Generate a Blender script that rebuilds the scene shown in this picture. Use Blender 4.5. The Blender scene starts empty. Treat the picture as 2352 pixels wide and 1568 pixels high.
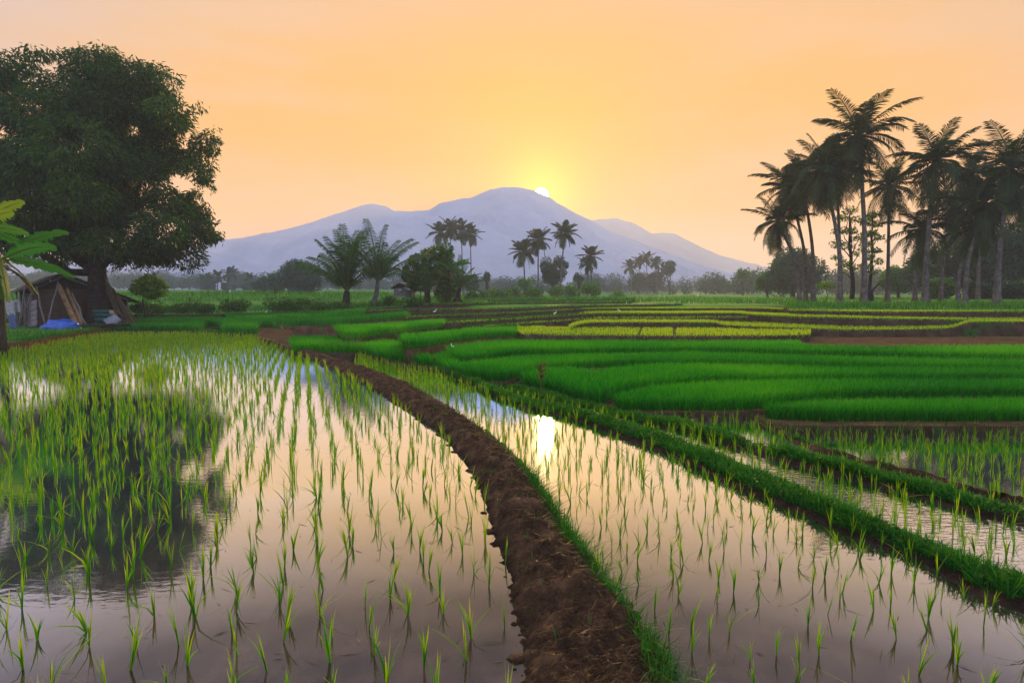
import bpy, math, random
import numpy as np
from mathutils import Vector, Matrix

random.seed(7)
rng = np.random.default_rng(7)
R = math.radians
scene = bpy.context.scene
col = scene.collection

# ------------------------------------------------------------------ camera
CAM_H = 1.6
FPX = 20.0 / 36.0 * 2352.0
HORIZ = 698.0
PITCH = math.atan((784.0 - HORIZ) / FPX)
cam_d = bpy.data.cameras.new("camera")
cam_d.lens = 20.0
cam_d.sensor_width = 36.0
cam_d.clip_start = 0.05
cam_d.clip_end = 6000.0
cam = bpy.data.objects.new("camera", cam_d)
cam.location = (0, 0, CAM_H)
cam.rotation_euler = (math.pi / 2 - PITCH, 0, 0)
col.objects.link(cam)
scene.camera = cam

# ------------------------------------------------------------------ sun + sky
SUN_EL = R(10.62)
SUN_AZ = R(2.9)          # to the right of +Y
sdir = Vector((math.sin(SUN_AZ) * math.cos(SUN_EL), math.cos(SUN_AZ) * math.cos(SUN_EL), math.sin(SUN_EL)))
sun_d = bpy.data.lights.new("sun", 'SUN')
sun_d.energy = 4.5
sun_d.angle = R(1.2)
sun_d.color = (1.0, 0.64, 0.22)
sun = bpy.data.objects.new("sun", sun_d)
ldir = Vector((math.sin(SUN_AZ + R(0.5)) * math.cos(R(11.9)), math.cos(SUN_AZ + R(0.5)) * math.cos(R(11.9)), math.sin(R(11.9))))
sun.rotation_euler = (-ldir).to_track_quat('-Z', 'Y').to_euler()
col.objects.link(sun)

world = bpy.data.worlds.new("World")
scene.world = world
world.use_nodes = True
wt = world.node_tree
for n in list(wt.nodes):
    wt.nodes.remove(n)


def wn(t, **kw):
    n = wt.nodes.new(t)
    for k, v in kw.items():
        setattr(n, k, v)
    return n


def wmath(op, a, b=None, clamp=False):
    n = wn('ShaderNodeMath', operation=op, use_clamp=clamp)
    for i, v in enumerate((a, b)):
        if v is None:
            continue
        if isinstance(v, (int, float)):
            n.inputs[i].default_value = v
        else:
            wt.links.new(v, n.inputs[i])
    return n.outputs[0]


def wmix(fac, a, b, mode='MIX'):
    n = wn('ShaderNodeMix', data_type='RGBA', blend_type=mode)
    for s, v in ((n.inputs[0], fac), (n.inputs[6], a), (n.inputs[7], b)):
        if isinstance(v, (int, float)):
            s.default_value = v
        elif isinstance(v, tuple):
            s.default_value = (*v, 1.0)
        else:
            wt.links.new(v, s)
    return n.outputs[2]


w_out = wn('ShaderNodeOutputWorld')
w_bg = wn('ShaderNodeBackground')
w_tc = wn('ShaderNodeTexCoord')
w_sep = wn('ShaderNodeSeparateXYZ')
wt.links.new(w_tc.outputs['Generated'], w_sep.inputs[0])
w_sky = wn('ShaderNodeTexSky', sky_type='NISHITA')
w_sky.sun_disc = False
w_sky.sun_elevation = SUN_EL
w_sky.sun_rotation = SUN_AZ
w_sky.dust_density = 1.0
w_sky.air_density = 1.5
# dusty dawn air: colour by height; bright overhead cap added to light the ground
w_ramp = wn('ShaderNodeValToRGB')
cr = w_ramp.color_ramp
cr.interpolation = 'B_SPLINE'
stops = [(0.0, (0.98, 0.42, 0.01)), (0.10, (0.94, 0.375, 0.0)), (0.20, (0.86, 0.352, 0.0)),
         (0.33, (0.78, 0.360, 0.02)), (0.45, (0.64, 0.405, 0.24)), (0.58, (0.50, 0.43, 0.43)), (0.76, (1.2, 1.25, 1.5)), (1.0, (6.2, 6.9, 8.6))]
while len(cr.elements) < len(stops):
    cr.elements.new(0.5)
for e, (p, c) in zip(cr.elements, stops):
    e.position = p
    e.color = (*c, 1)
wt.links.new(w_sep.outputs[2], w_ramp.inputs[0])
# the sky opposite the sun: pale blue
w_dot = wn('ShaderNodeVectorMath', operation='DOT_PRODUCT')
w_nrm = wn('ShaderNodeVectorMath', operation='NORMALIZE')
wt.links.new(w_tc.outputs['Generated'], w_nrm.inputs[0])
wt.links.new(w_nrm.outputs[0], w_dot.inputs[0])
w_dot.inputs[1].default_value = sdir
dots = w_dot.outputs['Value']
back = wn('ShaderNodeMapRange', interpolation_type='SMOOTHSTEP')
back.inputs['From Min'].default_value = 0.45
back.inputs['From Max'].default_value = -0.5
wt.links.new(dots, back.inputs['Value'])
c0 = wmix(back.outputs[0], w_ramp.outputs[0], (0.85, 1.05, 1.75))
# thin high cloud streaks
w_map = wn('ShaderNodeMapping')
w_map.inputs['Scale'].default_value = (1.2, 1.2, 7.0)
w_map.inputs['Rotation'].default_value = (0, 0.16, 0)
wt.links.new(w_nrm.outputs[0], w_map.inputs[0])
w_noise = wn('ShaderNodeTexNoise')
w_noise.inputs['Scale'].default_value = 1.9
w_noise.inputs['Detail'].default_value = 5.0
w_noise.inputs['Roughness'].default_value = 0.6
wt.links.new(w_map.outputs[0], w_noise.inputs['Vector'])
w_cl = wn('ShaderNodeMapRange')
w_cl.inputs['From Min'].default_value = 0.42
w_cl.inputs['From Max'].default_value = 0.72
w_cl.inputs['To Max'].default_value = 0.48
wt.links.new(w_noise.outputs[0], w_cl.inputs['Value'])
c0 = wmix(w_cl.outputs[0], c0, (0.68, 0.46, 0.36))
# away from the sun the dust turns pink grey
side = wn('ShaderNodeMapRange', interpolation_type='SMOOTHSTEP')
side.inputs['From Min'].default_value = 0.90
side.inputs['From Max'].default_value = 0.60
side.inputs['To Max'].default_value = 0.95
wt.links.new(dots, side.inputs['Value'])
hi = wn('ShaderNodeMapRange', interpolation_type='SMOOTHSTEP')
hi.inputs['From Min'].default_value = 0.12
hi.inputs['From Max'].default_value = 0.40
wt.links.new(w_sep.outputs[2], hi.inputs['Value'])
lowmask = wn('ShaderNodeMapRange')
lowmask.inputs['From Min'].default_value = 0.75
lowmask.inputs['From Max'].default_value = 0.60
wt.links.new(w_sep.outputs[2], lowmask.inputs['Value'])
sf = wmath('MULTIPLY', wmath('MULTIPLY', side.outputs[0], hi.outputs[0]), lowmask.outputs[0])
c0 = wmix(wmath('MULTIPLY', sf, wmath('SUBTRACT', 1.0, back.outputs[0])), c0, (0.47, 0.37, 0.37))
# glow round the sun
d0 = wmath('MAXIMUM', dots, 0.0)
g1 = wmath('POWER', d0, 14.0)
g2 = wmath('POWER', d0, 90.0)
g3 = wmath('POWER', d0, 600.0)
c1 = wmix(wmath('MULTIPLY', g1, 0.75, True), c0, (0.98, 0.41, 0.0))
c1 = wmix(wmath('MULTIPLY', g2, 0.85, True), c1, (1.25, 0.52, 0.0))
c1 = wmix(wmath('MULTIPLY', g3, 0.9, True), c1, (2.0, 0.86, 0.0))
# the sun's disc
disc = wn('ShaderNodeMapRange')
disc.inputs['From Min'].default_value = math.cos(R(0.72))
disc.inputs['From Max'].default_value = math.cos(R(0.56))
wt.links.new(dots, disc.inputs['Value'])
c1 = wmix(disc.outputs[0], c1, (60.0, 48.0, 22.0))
nish = wmix(1.0, w_sky.outputs[0], (0.003, 0.003, 0.003), 'MULTIPLY')
c2 = wmix(1.0, c1, nish, 'ADD')
wt.links.new(c2, w_bg.inputs[0])
w_bg.inputs[1].default_value = 1.0
wt.links.new(w_bg.outputs[0], w_out.inputs[0])

scene.view_settings.view_transform = 'Standard'
scene.view_settings.look = 'None'
scene.view_settings.gamma = 1.0
scene.view_settings.exposure = 0.38
scene.cycles.use_denoising = True
scene.cycles.max_bounces = 6
scene.cycles.diffuse_bounces = 2
scene.cycles.glossy_bounces = 3
scene.cycles.transmission_bounces = 3
scene.cycles.volume_bounces = 1
scene.cycles.sample_clamp_indirect = 4.0
scene.cycles.caustics_reflective = False
scene.cycles.caustics_refractive = False

# ------------------------------------------------------------------ projection helpers
CP, SP = math.cos(PITCH), math.sin(PITCH)


def ray(px, py):
    a = (px - 1176.0) / FPX
    b = (py - 784.0) / FPX
    return np.array((a, CP - b * SP, -SP - b * CP))


def PZ(px, py, z):
    d = ray(px, py)
    t = (z - CAM_H) / d[2]
    return np.array((d[0] * t, d[1] * t, z))


def PY(px, py, Y):
    d = ray(px, py)
    t = Y / d[1]
    return np.array((d[0] * t, Y, CAM_H + d[2] * t))


def PX(x, y):
    """pixel column and row (2352 wide) of ground points, for culling what the frame cannot show"""
    pass


def project(p):
    p = np.asarray(p)
    x, y, z = p[:, 0], p[:, 1], p[:, 2] - CAM_H
    dep = y * CP - z * SP
    up = y * SP + z * CP
    dep = np.maximum(dep, 1e-3)
    return 1176 + FPX * x / dep, 784 - FPX * up / dep, dep


# ------------------------------------------------------------------ noise
def _hash(i, j, seed):
    h = (i * 374761393 + j * 668265263 + seed * 974634777) & 0xFFFFFFFF
    h = ((h ^ (h >> 13)) * 1274126177) & 0xFFFFFFFF
    return ((h ^ (h >> 16)) & 0xFFFF) / 65535.0


def vnoise(x, y, seed=0):
    x = np.asarray(x, float)
    y = np.asarray(y, float)
    i = np.floor(x).astype(np.int64)
    j = np.floor(y).astype(np.int64)
    fx = x - i
    fy = y - j
    fx = fx * fx * (3 - 2 * fx)
    fy = fy * fy * (3 - 2 * fy)
    a = _hash(i, j, seed)
    b = _hash(i + 1, j, seed)
    c = _hash(i, j + 1, seed)
    d = _hash(i + 1, j + 1, seed)
    return (a * (1 - fx) + b * fx) * (1 - fy) + (c * (1 - fx) + d * fx) * fy


def fbm(x, y, oct=4, seed=0, gain=0.5):
    s, a, t = 0.0, 1.0, 0.0
    x, y = np.asarray(x, float), np.asarray(y, float)
    for o in range(oct):
        x, y = 0.83 * x - 0.56 * y + 3.1, 0.56 * x + 0.83 * y + 1.7
        s = s + a * vnoise(x * 2 ** o, y * 2 ** o, seed + o * 17)
        t += a
        a *= gain
    return s / t - 0.5


# ------------------------------------------------------------------ mesh builder
class MB:
    def __init__(self):
        self.v, self.f, self.n, self.tint, self.mi = [], {}, 0, [], {}

    def add(self, verts, faces, tint=0.5, mat=0):
        verts = np.asarray(verts, float).reshape(-1, 3)
        if isinstance(faces, np.ndarray):
            groups = [faces]
        else:
            by = {}
            for f in faces:
                by.setdefault(len(f), []).append(f)
            groups = [np.array(g, dtype=np.int64) for g in by.values()]
        for g in groups:
            self.f.setdefault(g.shape[1], []).append(g + self.n)
            self.mi.setdefault(g.shape[1], []).append(np.full(len(g), mat, dtype=np.int32))
        self.v.append(verts)
        self.tint.append(np.broadcast_to(np.asarray(tint, float), (len(verts),)).copy())
        self.n += len(verts)

    def build(self, name, mats, parent=None, smooth=False, origin=None):
        me = bpy.data.meshes.new(name)
        if self.n:
            V = np.concatenate(self.v)
            if origin is not None:
                V = V - np.asarray(origin)
            loops, starts, mi, s = [], [], [], 0
            for k in self.f:
                F = np.concatenate(self.f[k])
                loops.append(F.ravel())
                starts.append(s + np.arange(len(F)) * k)
                mi.append(np.concatenate(self.mi[k]))
                s += F.size
            L = np.concatenate(loops).astype(np.int32)
            S = np.concatenate(starts).astype(np.int32)
            me.vertices.add(len(V))
            me.vertices.foreach_set('co', V.astype(np.float32).ravel())
            me.loops.add(len(L))
            me.loops.foreach_set('vertex_index', L)
            me.polygons.add(len(S))
            me.polygons.foreach_set('loop_start', S)
            M = np.concatenate(mi)
            if M.any():
                me.polygons.foreach_set('material_index', M)
            if smooth:
                me.polygons.foreach_set('use_smooth', np.ones(len(S), dtype=bool))
            me.update(calc_edges=True)
            a = me.attributes.new('tint', 'FLOAT', 'POINT')
            a.data.foreach_set('value', np.concatenate(self.tint).astype(np.float32))
        for m in (mats if isinstance(mats, (list, tuple)) else [mats]):
            me.materials.append(m)
        o = bpy.data.objects.new(name, me)
        col.objects.link(o)
        if parent is not None:
            o.parent = parent
        elif origin is not None:
            o.location = origin
        return o

    # ---- shapes
    def tube(self, pts, radii, seg=8, tint=0.5, mat=0, cap=True, rough=0.0):
        pts = np.asarray(pts, float)
        radii = np.broadcast_to(np.asarray(radii, float), (len(pts),))
        tang = np.gradient(pts, axis=0)
        tang /= np.linalg.norm(tang, axis=1)[:, None] + 1e-9
        ref = np.array((1.0, 0.0, 0.0)) if abs(tang[0][0]) < 0.8 else np.array((0.0, 1.0, 0.0))
        rings = []
        for p, t, r in zip(pts, tang, radii):
            u = ref - t * np.dot(ref, t)
            u /= np.linalg.norm(u) + 1e-9
            ref = u
            w = np.cross(t, u)
            a = np.linspace(0, 2 * np.pi, seg, endpoint=False)
            rr = r * (1 + rough * (rng.random(seg) - 0.5))
            rings.append(p + np.outer(np.cos(a) * rr, u) + np.outer(np.sin(a) * rr, w))
        V = np.concatenate(rings)
        n = len(pts)
        F = []
        for i in range(n - 1):
            for k in range(seg):
                k2 = (k + 1) % seg
                F.append((i * seg + k, i * seg + k2, (i + 1) * seg + k2, (i + 1) * seg + k))
        if cap:
            F.append(tuple(range(seg - 1, -1, -1)))
            F.append(tuple((n - 1) * seg + k for k in range(seg)))
        self.add(V, F, tint, mat)

    def box(self, c, s, rot=None, tint=0.5, mat=0, jitter=0.0):
        c = np.asarray(c, float)
        s = np.asarray(s, float) / 2
        V = np.array([(x, y, z) for x in (-1, 1) for y in (-1, 1) for z in (-1, 1)], float) * s
        if jitter:
            V += (rng.random(V.shape) - 0.5) * jitter
        if rot is not None:
            V = V @ np.array(rot).T
        F = [(0, 1, 3, 2), (4, 6, 7, 5), (0, 4, 5, 1), (2, 3, 7, 6), (0, 2, 6, 4), (1, 5, 7, 3)]
        self.add(V + c, F, tint, mat)

    def beam(self, a, b, w, h, tint=0.5, mat=0):
        a = np.asarray(a, float)
        b = np.asarray(b, float)
        d = b - a
        L = np.linalg.norm(d)
        d /= L
        up = np.array((0, 0, 1.0)) if abs(d[2]) < 0.9 else np.array((0, 1.0, 0))
        s = np.cross(d, up)
        s /= np.linalg.norm(s)
        u = np.cross(s, d)
        self.box((a + b) / 2, (L, w, h), np.stack([d, s, u], axis=1), tint, mat)

    def prism(self, poly, thick_vec, tint=0.5, mat=0):
        P = np.asarray(poly, float)
        n = len(P)
        V = np.concatenate([P, P + np.asarray(thick_vec, float)])
        F = [tuple(range(n - 1, -1, -1)), tuple(range(n, 2 * n))]
        F += [(i, (i + 1) % n, n + (i + 1) % n, n + i) for i in range(n)]
        self.add(V, F, tint, mat)

    def grid(self, G, tint=0.5, mat=0):
        a, b = G.shape[:2]
        i, j = np.meshgrid(np.arange(a - 1), np.arange(b - 1), indexing='ij')
        i, j = i.ravel(), j.ravel()
        F = np.stack([i * b + j, i * b + j + 1, (i + 1) * b + j + 1, (i + 1) * b + j], axis=1)
        t = tint.ravel() if isinstance(tint, np.ndarray) else tint
        self.add(G.reshape(-1, 3), F, t, mat)

    def blades(self, root, h, w, az, lean, face, tint, fine=True, mat=0):
        N = len(root)
        if N == 0:
            return
        root = np.asarray(root, float)
        ts = (0.0, 0.35, 0.7, 1.0) if fine else (0.0, 0.55, 1.0)
        ws = (0.75, 1.0, 0.7, 0.0) if fine else (0.8, 1.0, 0.0)
        D = np.stack([np.cos(az), np.sin(az), np.zeros(N)], 1)
        S = np.stack([np.cos(face), np.sin(face), np.zeros(N)], 1)
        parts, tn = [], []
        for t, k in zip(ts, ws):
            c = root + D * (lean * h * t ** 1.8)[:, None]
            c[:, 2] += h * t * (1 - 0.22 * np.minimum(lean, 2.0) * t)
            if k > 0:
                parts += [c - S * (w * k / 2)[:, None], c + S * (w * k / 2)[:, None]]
                tn += [tint + 0.36 * (t - 0.55), tint + 0.36 * (t - 0.55)]  # tips yellow by nature; darker roots put terrace-front shade into the colour
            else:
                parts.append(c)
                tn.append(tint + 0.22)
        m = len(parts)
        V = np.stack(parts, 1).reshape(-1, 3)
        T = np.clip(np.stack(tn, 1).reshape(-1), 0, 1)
        b = np.arange(N)[:, None] * m
        quads = []
        for q in range(len(ts) - 2):
            quads.append(b + np.array([2 * q, 2 * q + 1, 2 * q + 3, 2 * q + 2]))
        Q = np.concatenate(quads)
        l = 2 * (len(ts) - 2)
        Tr = b + np.array([l, l + 1, l + 2])
        self.v.append(V)
        self.tint.append(T)
        self.f.setdefault(4, []).append(Q + self.n)
        self.mi.setdefault(4, []).append(np.full(len(Q), mat, np.int32))
        self.f.setdefault(3, []).append(Tr + self.n)
        self.mi.setdefault(3, []).append(np.full(len(Tr), mat, np.int32))
        self.n += len(V)

    def leaves(self, pos, d, length, width, tint, mat=0, fold=0.25):
        """pointed leaves: pos = stalk end, d = direction of each leaf"""
        N = len(pos)
        d = d / (np.linalg.norm(d, axis=1)[:, None] + 1e-9)
        r = rng.normal(size=(N, 3))
        s = np.cross(d, r)
        s /= np.linalg.norm(s, axis=1)[:, None] + 1e-9
        n = np.cross(s, d)
        L = length[:, None]
        W = width[:, None]
        mid = pos + d * L * 0.45 + n * W * fold
        V = np.stack([pos, mid - s * W / 2, pos + d * L - n * W * fold, mid + s * W / 2], 1).reshape(-1, 3)
        F = np.arange(N)[:, None] * 4 + np.arange(4)
        self.v.append(V)
        self.tint.append(np.repeat(tint, 4))
        self.f.setdefault(4, []).append(F + self.n)
        self.mi.setdefault(4, []).append(np.full(N, mat, np.int32))
        self.n += len(V)


def tag(o, label=None, cat=None, group=None, kind=None):
    if label:
        o['label'] = label
    if cat:
        o['category'] = cat
    if group:
        o['group'] = group
    if kind:
        o['kind'] = kind
    return o


def empty(name, loc, label, cat, group=None):
    o = bpy.data.objects.new(name, None)
    o.empty_display_size = 0.3
    o.location = loc
    col.objects.link(o)
    return tag(o, label, cat, group)


# ------------------------------------------------------------------ materials
class NT:
    def __init__(self, name):
        self.m = bpy.data.materials.new(name)
        self.m.use_nodes = True
        self.t = self.m.node_tree
        for n in list(self.t.nodes):
            self.t.nodes.remove(n)
        self.out = self.n('ShaderNodeOutputMaterial')

    def n(self, typ, **kw):
        x = self.t.nodes.new(typ)
        for k, v in kw.items():
            setattr(x, k, v)
        return x

    def l(self, a, b):
        self.t.links.new(a, b)

    def noise(self, scale, detail=4.0, rough=0.55, stretch=None, dist=0.0):
        tc = self.n('ShaderNodeNewGeometry')
        src = tc.outputs['Position']
        if stretch is not None:
            mp = self.n('ShaderNodeMapping')
            mp.inputs['Scale'].default_value = stretch
            self.l(src, mp.inputs[0])
            src = mp.outputs[0]
        x = self.n('ShaderNodeTexNoise')
        x.inputs['Scale'].default_value = scale
        x.inputs['Detail'].default_value = detail
        x.inputs['Roughness'].default_value = rough
        x.inputs['Distortion'].default_value = dist
        self.l(src, x.inputs['Vector'])
        return x.outputs[0]

    def ramp(self, fac, stops):
        r = self.n('ShaderNodeValToRGB')
        e = r.color_ramp.elements
        while len(e) < len(stops):
            e.new(0.5)
        for x, (p, c) in zip(e, stops):
            x.position = p
            x.color = (*c, 1) if len(c) == 3 else c
        self.l(fac, r.inputs[0])
        return r.outputs[0]

    def mix(self, fac, a, b, mode='MIX'):
        x = self.n('ShaderNodeMix', data_type='RGBA', blend_type=mode)
        for s, v in ((x.inputs[0], fac), (x.inputs[6], a), (x.inputs[7], b)):
            if isinstance(v, (int, float)):
                s.default_value = v
            elif isinstance(v, tuple):
                s.default_value = (*v, 1)
            else:
                self.l(v, s)
        return x.outputs[2]

    def bump(self, h, strength, dist=0.02):
        b = self.n('ShaderNodeBump')
        b.inputs['Strength'].default_value = strength
        b.inputs['Distance'].default_value = dist
        self.l(h, b.inputs['Height'])
        return b.outputs[0]

    def principled(self, color, rough=0.8, spec=0.3, normal=None):
        p = self.n('ShaderNodeBsdfPrincipled')
        if isinstance(color, tuple):
            p.inputs['Base Color'].default_value = (*color, 1)
        else:
            self.l(color, p.inputs['Base Color'])
        p.inputs['Roughness'].default_value = rough
        p.inputs['Specular IOR Level'].default_value = spec
        if normal is not None:
            self.l(normal, p.inputs['Normal'])
        return p.outputs[0]

    def done(self, sh):
        self.l(sh, self.out.inputs[0])
        return self.m


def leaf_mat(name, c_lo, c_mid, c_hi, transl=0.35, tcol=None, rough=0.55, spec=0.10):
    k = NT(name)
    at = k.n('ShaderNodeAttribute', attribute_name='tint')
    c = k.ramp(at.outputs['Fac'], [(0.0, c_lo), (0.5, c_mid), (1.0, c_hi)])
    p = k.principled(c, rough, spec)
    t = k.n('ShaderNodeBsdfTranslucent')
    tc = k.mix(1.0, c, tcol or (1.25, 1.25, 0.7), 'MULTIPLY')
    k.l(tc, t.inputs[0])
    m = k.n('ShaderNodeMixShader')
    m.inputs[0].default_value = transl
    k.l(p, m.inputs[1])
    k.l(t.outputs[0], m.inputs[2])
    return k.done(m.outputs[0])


def soil_mat(name, a, b, c, scale=6.0, bump=0.6, dist=0.03, rough=0.9, spec=0.2, grass=None, fine=60.0, wet=False):
    k = NT(name)
    n1 = k.noise(scale, 6.0, 0.62)
    n2 = k.noise(fine, 4.0, 0.6)
    col_ = k.ramp(n1, [(0.3, a), (0.52, b), (0.75, c)])
    col_ = k.mix(0.55 if bump > 0.4 else 0.15, col_, k.ramp(n2, [(0.25, (0.35, 0.33, 0.3)), (0.75, (1.35, 1.3, 1.2))]), 'MULTIPLY')
    if grass:
        g = k.noise(scale * 0.45, 5.0, 0.6)
        f = k.ramp(g, [(grass[1], (0, 0, 0)), (grass[1] + 0.12, (1, 1, 1))])
        col_ = k.mix(f, col_, grass[0])
    h = k.mix(0.5, n1, n2)
    if wet:   # soaked mud just above the water is darker and shinier
        ge = k.n('ShaderNodeNewGeometry')
        sx = k.n('ShaderNodeSeparateXYZ')
        k.l(ge.outputs['Position'], sx.inputs[0])
        ad = k.n('ShaderNodeMath', operation='MULTIPLY_ADD')
        k.l(n1, ad.inputs[0])
        ad.inputs[1].default_value = 0.08
        k.l(sx.outputs[2], ad.inputs[2])
        f = k.ramp(ad.outputs[0], [(0.05, (0.55, 0.52, 0.50)), (0.085, (1, 1, 1))])
        col_ = k.mix(1.0, col_, f, 'MULTIPLY')
    return k.done(k.principled(col_, rough, spec, k.bump(h, bump, dist)))


M = {}
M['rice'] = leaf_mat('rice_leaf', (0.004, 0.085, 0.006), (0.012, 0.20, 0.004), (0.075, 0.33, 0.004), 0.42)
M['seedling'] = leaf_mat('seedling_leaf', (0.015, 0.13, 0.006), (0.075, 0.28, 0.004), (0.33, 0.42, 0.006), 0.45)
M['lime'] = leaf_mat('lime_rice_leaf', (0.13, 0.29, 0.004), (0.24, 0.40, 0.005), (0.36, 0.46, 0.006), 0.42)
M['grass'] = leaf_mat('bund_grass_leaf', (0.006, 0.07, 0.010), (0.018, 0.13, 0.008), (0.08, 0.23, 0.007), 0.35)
M['weed'] = leaf_mat('weed_leaf', (0.008, 0.06, 0.010), (0.02, 0.115, 0.010), (0.10, 0.20, 0.010), 0.35)
M['mango'] = leaf_mat('mango_leaf', (0.006, 0.040, 0.012), (0.017, 0.074, 0.014), (0.075, 0.12, 0.015), 0.35)
M['dark_leaf'] = leaf_mat('dark_tree_leaf', (0.012, 0.050, 0.030), (0.026, 0.088, 0.042), (0.07, 0.135, 0.034), 0.3)
M['bright_leaf'] = leaf_mat('bright_tree_leaf', (0.026, 0.105, 0.018), (0.065, 0.19, 0.022), (0.22, 0.31, 0.025), 0.4)
M['autumn_leaf'] = leaf_mat('yellowing_tree_leaf', (0.024, 0.10, 0.02), (0.06, 0.16, 0.022), (0.40, 0.26, 0.025), 0.38)
M['palm'] = leaf_mat('palm_leaf', (0.010, 0.031, 0.010), (0.022, 0.052, 0.013), (0.085, 0.092, 0.018), 0.32)
M['young_palm'] = leaf_mat('young_palm_leaf', (0.014, 0.055, 0.016), (0.03, 0.10, 0.022), (0.11, 0.18, 0.03), 0.32)
M['banana'] = leaf_mat('banana_leaf', (0.012, 0.085, 0.02), (0.03, 0.15, 0.022), (0.20, 0.26, 0.02), 0.45)
M['dry_leaf'] = leaf_mat('dry_leaf', (0.05, 0.022, 0.012), (0.13, 0.065, 0.03), (0.30, 0.19, 0.09), 0.2)
M['straw'] = leaf_mat('dry_straw', (0.012, 0.007, 0.004), (0.07, 0.038, 0.017), (0.30, 0.19, 0.085), 0.1)

M['mud'] = soil_mat('bund_mud', (0.016, 0.0088, 0.0045), (0.058, 0.031, 0.0155), (0.16, 0.092, 0.048), 7.0, 1.0, 0.035, 0.9, 0.12, None, 85.0, True)
M['wet_mud'] = soil_mat('wet_bund_mud', (0.010, 0.006, 0.004), (0.026, 0.016, 0.009), (0.06, 0.036, 0.020), 7.0, 1.0, 0.04, 0.9, 0.1, None, 60.0)
M['field'] = soil_mat('paddy_field_soil', (0.012, 0.03, 0.008), (0.018, 0.05, 0.010), (0.03, 0.06, 0.014), 1.4, 0.3, 0.03, 1.0, 0.0)
M['bank'] = soil_mat('terrace_bank_soil', (0.030, 0.020, 0.013), (0.062, 0.043, 0.026), (0.11, 0.075, 0.045), 2.2, 0.8, 0.06, 1.0, 0.0, ((0.024, 0.075, 0.016), 0.56), 30.0)
M['brown'] = soil_mat('brown_field_soil', (0.05, 0.03, 0.017), (0.095, 0.056, 0.03), (0.16, 0.095, 0.05), 2.4, 0.5, 0.05, 1.0, 0.0, ((0.035, 0.10, 0.016), 0.58), 20.0)
M['limeground'] = soil_mat('lime_field_mud', (0.05, 0.055, 0.02), (0.075, 0.09, 0.02), (0.11, 0.13, 0.03), 2.0, 0.3, 0.03, 1.0, 0.0)
M['meadow'] = soil_mat('meadow_ground', (0.022, 0.10, 0.014), (0.05, 0.19, 0.018), (0.10, 0.25, 0.022), 0.25, 0.5, 0.2, 0.9, 0.1, ((0.07, 0.062, 0.03), 0.62), 6.0)
M['mountain'] = soil_mat('hazed_slope', (0.23, 0.25, 0.31), (0.29, 0.305, 0.37), (0.34, 0.35, 0.415), 0.018, 0.3, 2.0, 0.95, 0.05, None, 0.22)  # distance haze put into the base colour as a pale blue
M['far_mountain'] = soil_mat('hazed_far_slope', (0.36, 0.30, 0.25), (0.42, 0.35, 0.29), (0.46, 0.39, 0.33), 0.01, 0.3, 3.0, 0.95, 0.05, None, 0.2)  # glowing haze over the far ridge put into its warm pale colour
M['bark'] = soil_mat('palm_bark', (0.05, 0.042, 0.036), (0.11, 0.095, 0.082), (0.20, 0.175, 0.15), 3.0, 0.6, 0.03, 0.9, 0.1, None, 22.0)
M['dark_bark'] = soil_mat('dark_bark', (0.014, 0.011, 0.009), (0.032, 0.026, 0.02), (0.06, 0.05, 0.04), 4.0, 0.8, 0.04, 0.95, 0.1, None, 30.0)


def wood_mat(name, a, b, scale=(1, 1, 14), rough=0.8):
    k = NT(name)
    n1 = k.noise(3.0, 5.0, 0.6, scale)
    n2 = k.noise(25.0, 3.0, 0.5)
    c = k.ramp(n1, [(0.3, a), (0.7, b)])
    c = k.mix(0.4, c, k.ramp(n2, [(0.3, (0.5, 0.5, 0.5)), (0.7, (1.3, 1.3, 1.3))]), 'MULTIPLY')
    return k.done(k.principled(c, rough, 0.2, k.bump(n1, 0.4, 0.01)))


M['thatch'] = wood_mat('roof_sheet', (0.012, 0.013, 0.015), (0.045, 0.045, 0.048), (6, 6, 2))
M['woven'] = wood_mat('woven_bamboo', (0.045, 0.028, 0.018), (0.14, 0.085, 0.05), (1, 1, 22))
M['post'] = wood_mat('weathered_post', (0.07, 0.065, 0.06), (0.19, 0.175, 0.155), (8, 8, 1))
M['plank'] = wood_mat('tan_plank', (0.16, 0.085, 0.034), (0.36, 0.21, 0.085), (7, 7, 1))
M['greywood'] = wood_mat('grey_boards', (0.10, 0.085, 0.078), (0.26, 0.225, 0.205), (2, 2, 18))
M['pole'] = wood_mat('bamboo_pole_skin', (0.03, 0.025, 0.014), (0.10, 0.075, 0.04), (5, 5, 1))
M['banana_stem'] = wood_mat('banana_stem_skin', (0.018, 0.014, 0.008), (0.065, 0.05, 0.025), (4, 4, 1))
M['cream'] = wood_mat('cream_board', (0.35, 0.24, 0.11), (0.58, 0.42, 0.21), (3, 3, 3))


def plain(name, c, rough=0.5, spec=0.4, var=0.25, scale=8.0):
    k = NT(name)
    n1 = k.noise(scale, 4.0, 0.6)
    cc = k.mix(1.0, c, k.ramp(n1, [(0.25, (1 - var,) * 3), (0.75, (1 + var,) * 3)]), 'MULTIPLY')
    return k.done(k.principled(cc, rough, spec, k.bump(n1, 0.3, 0.02)))


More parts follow.
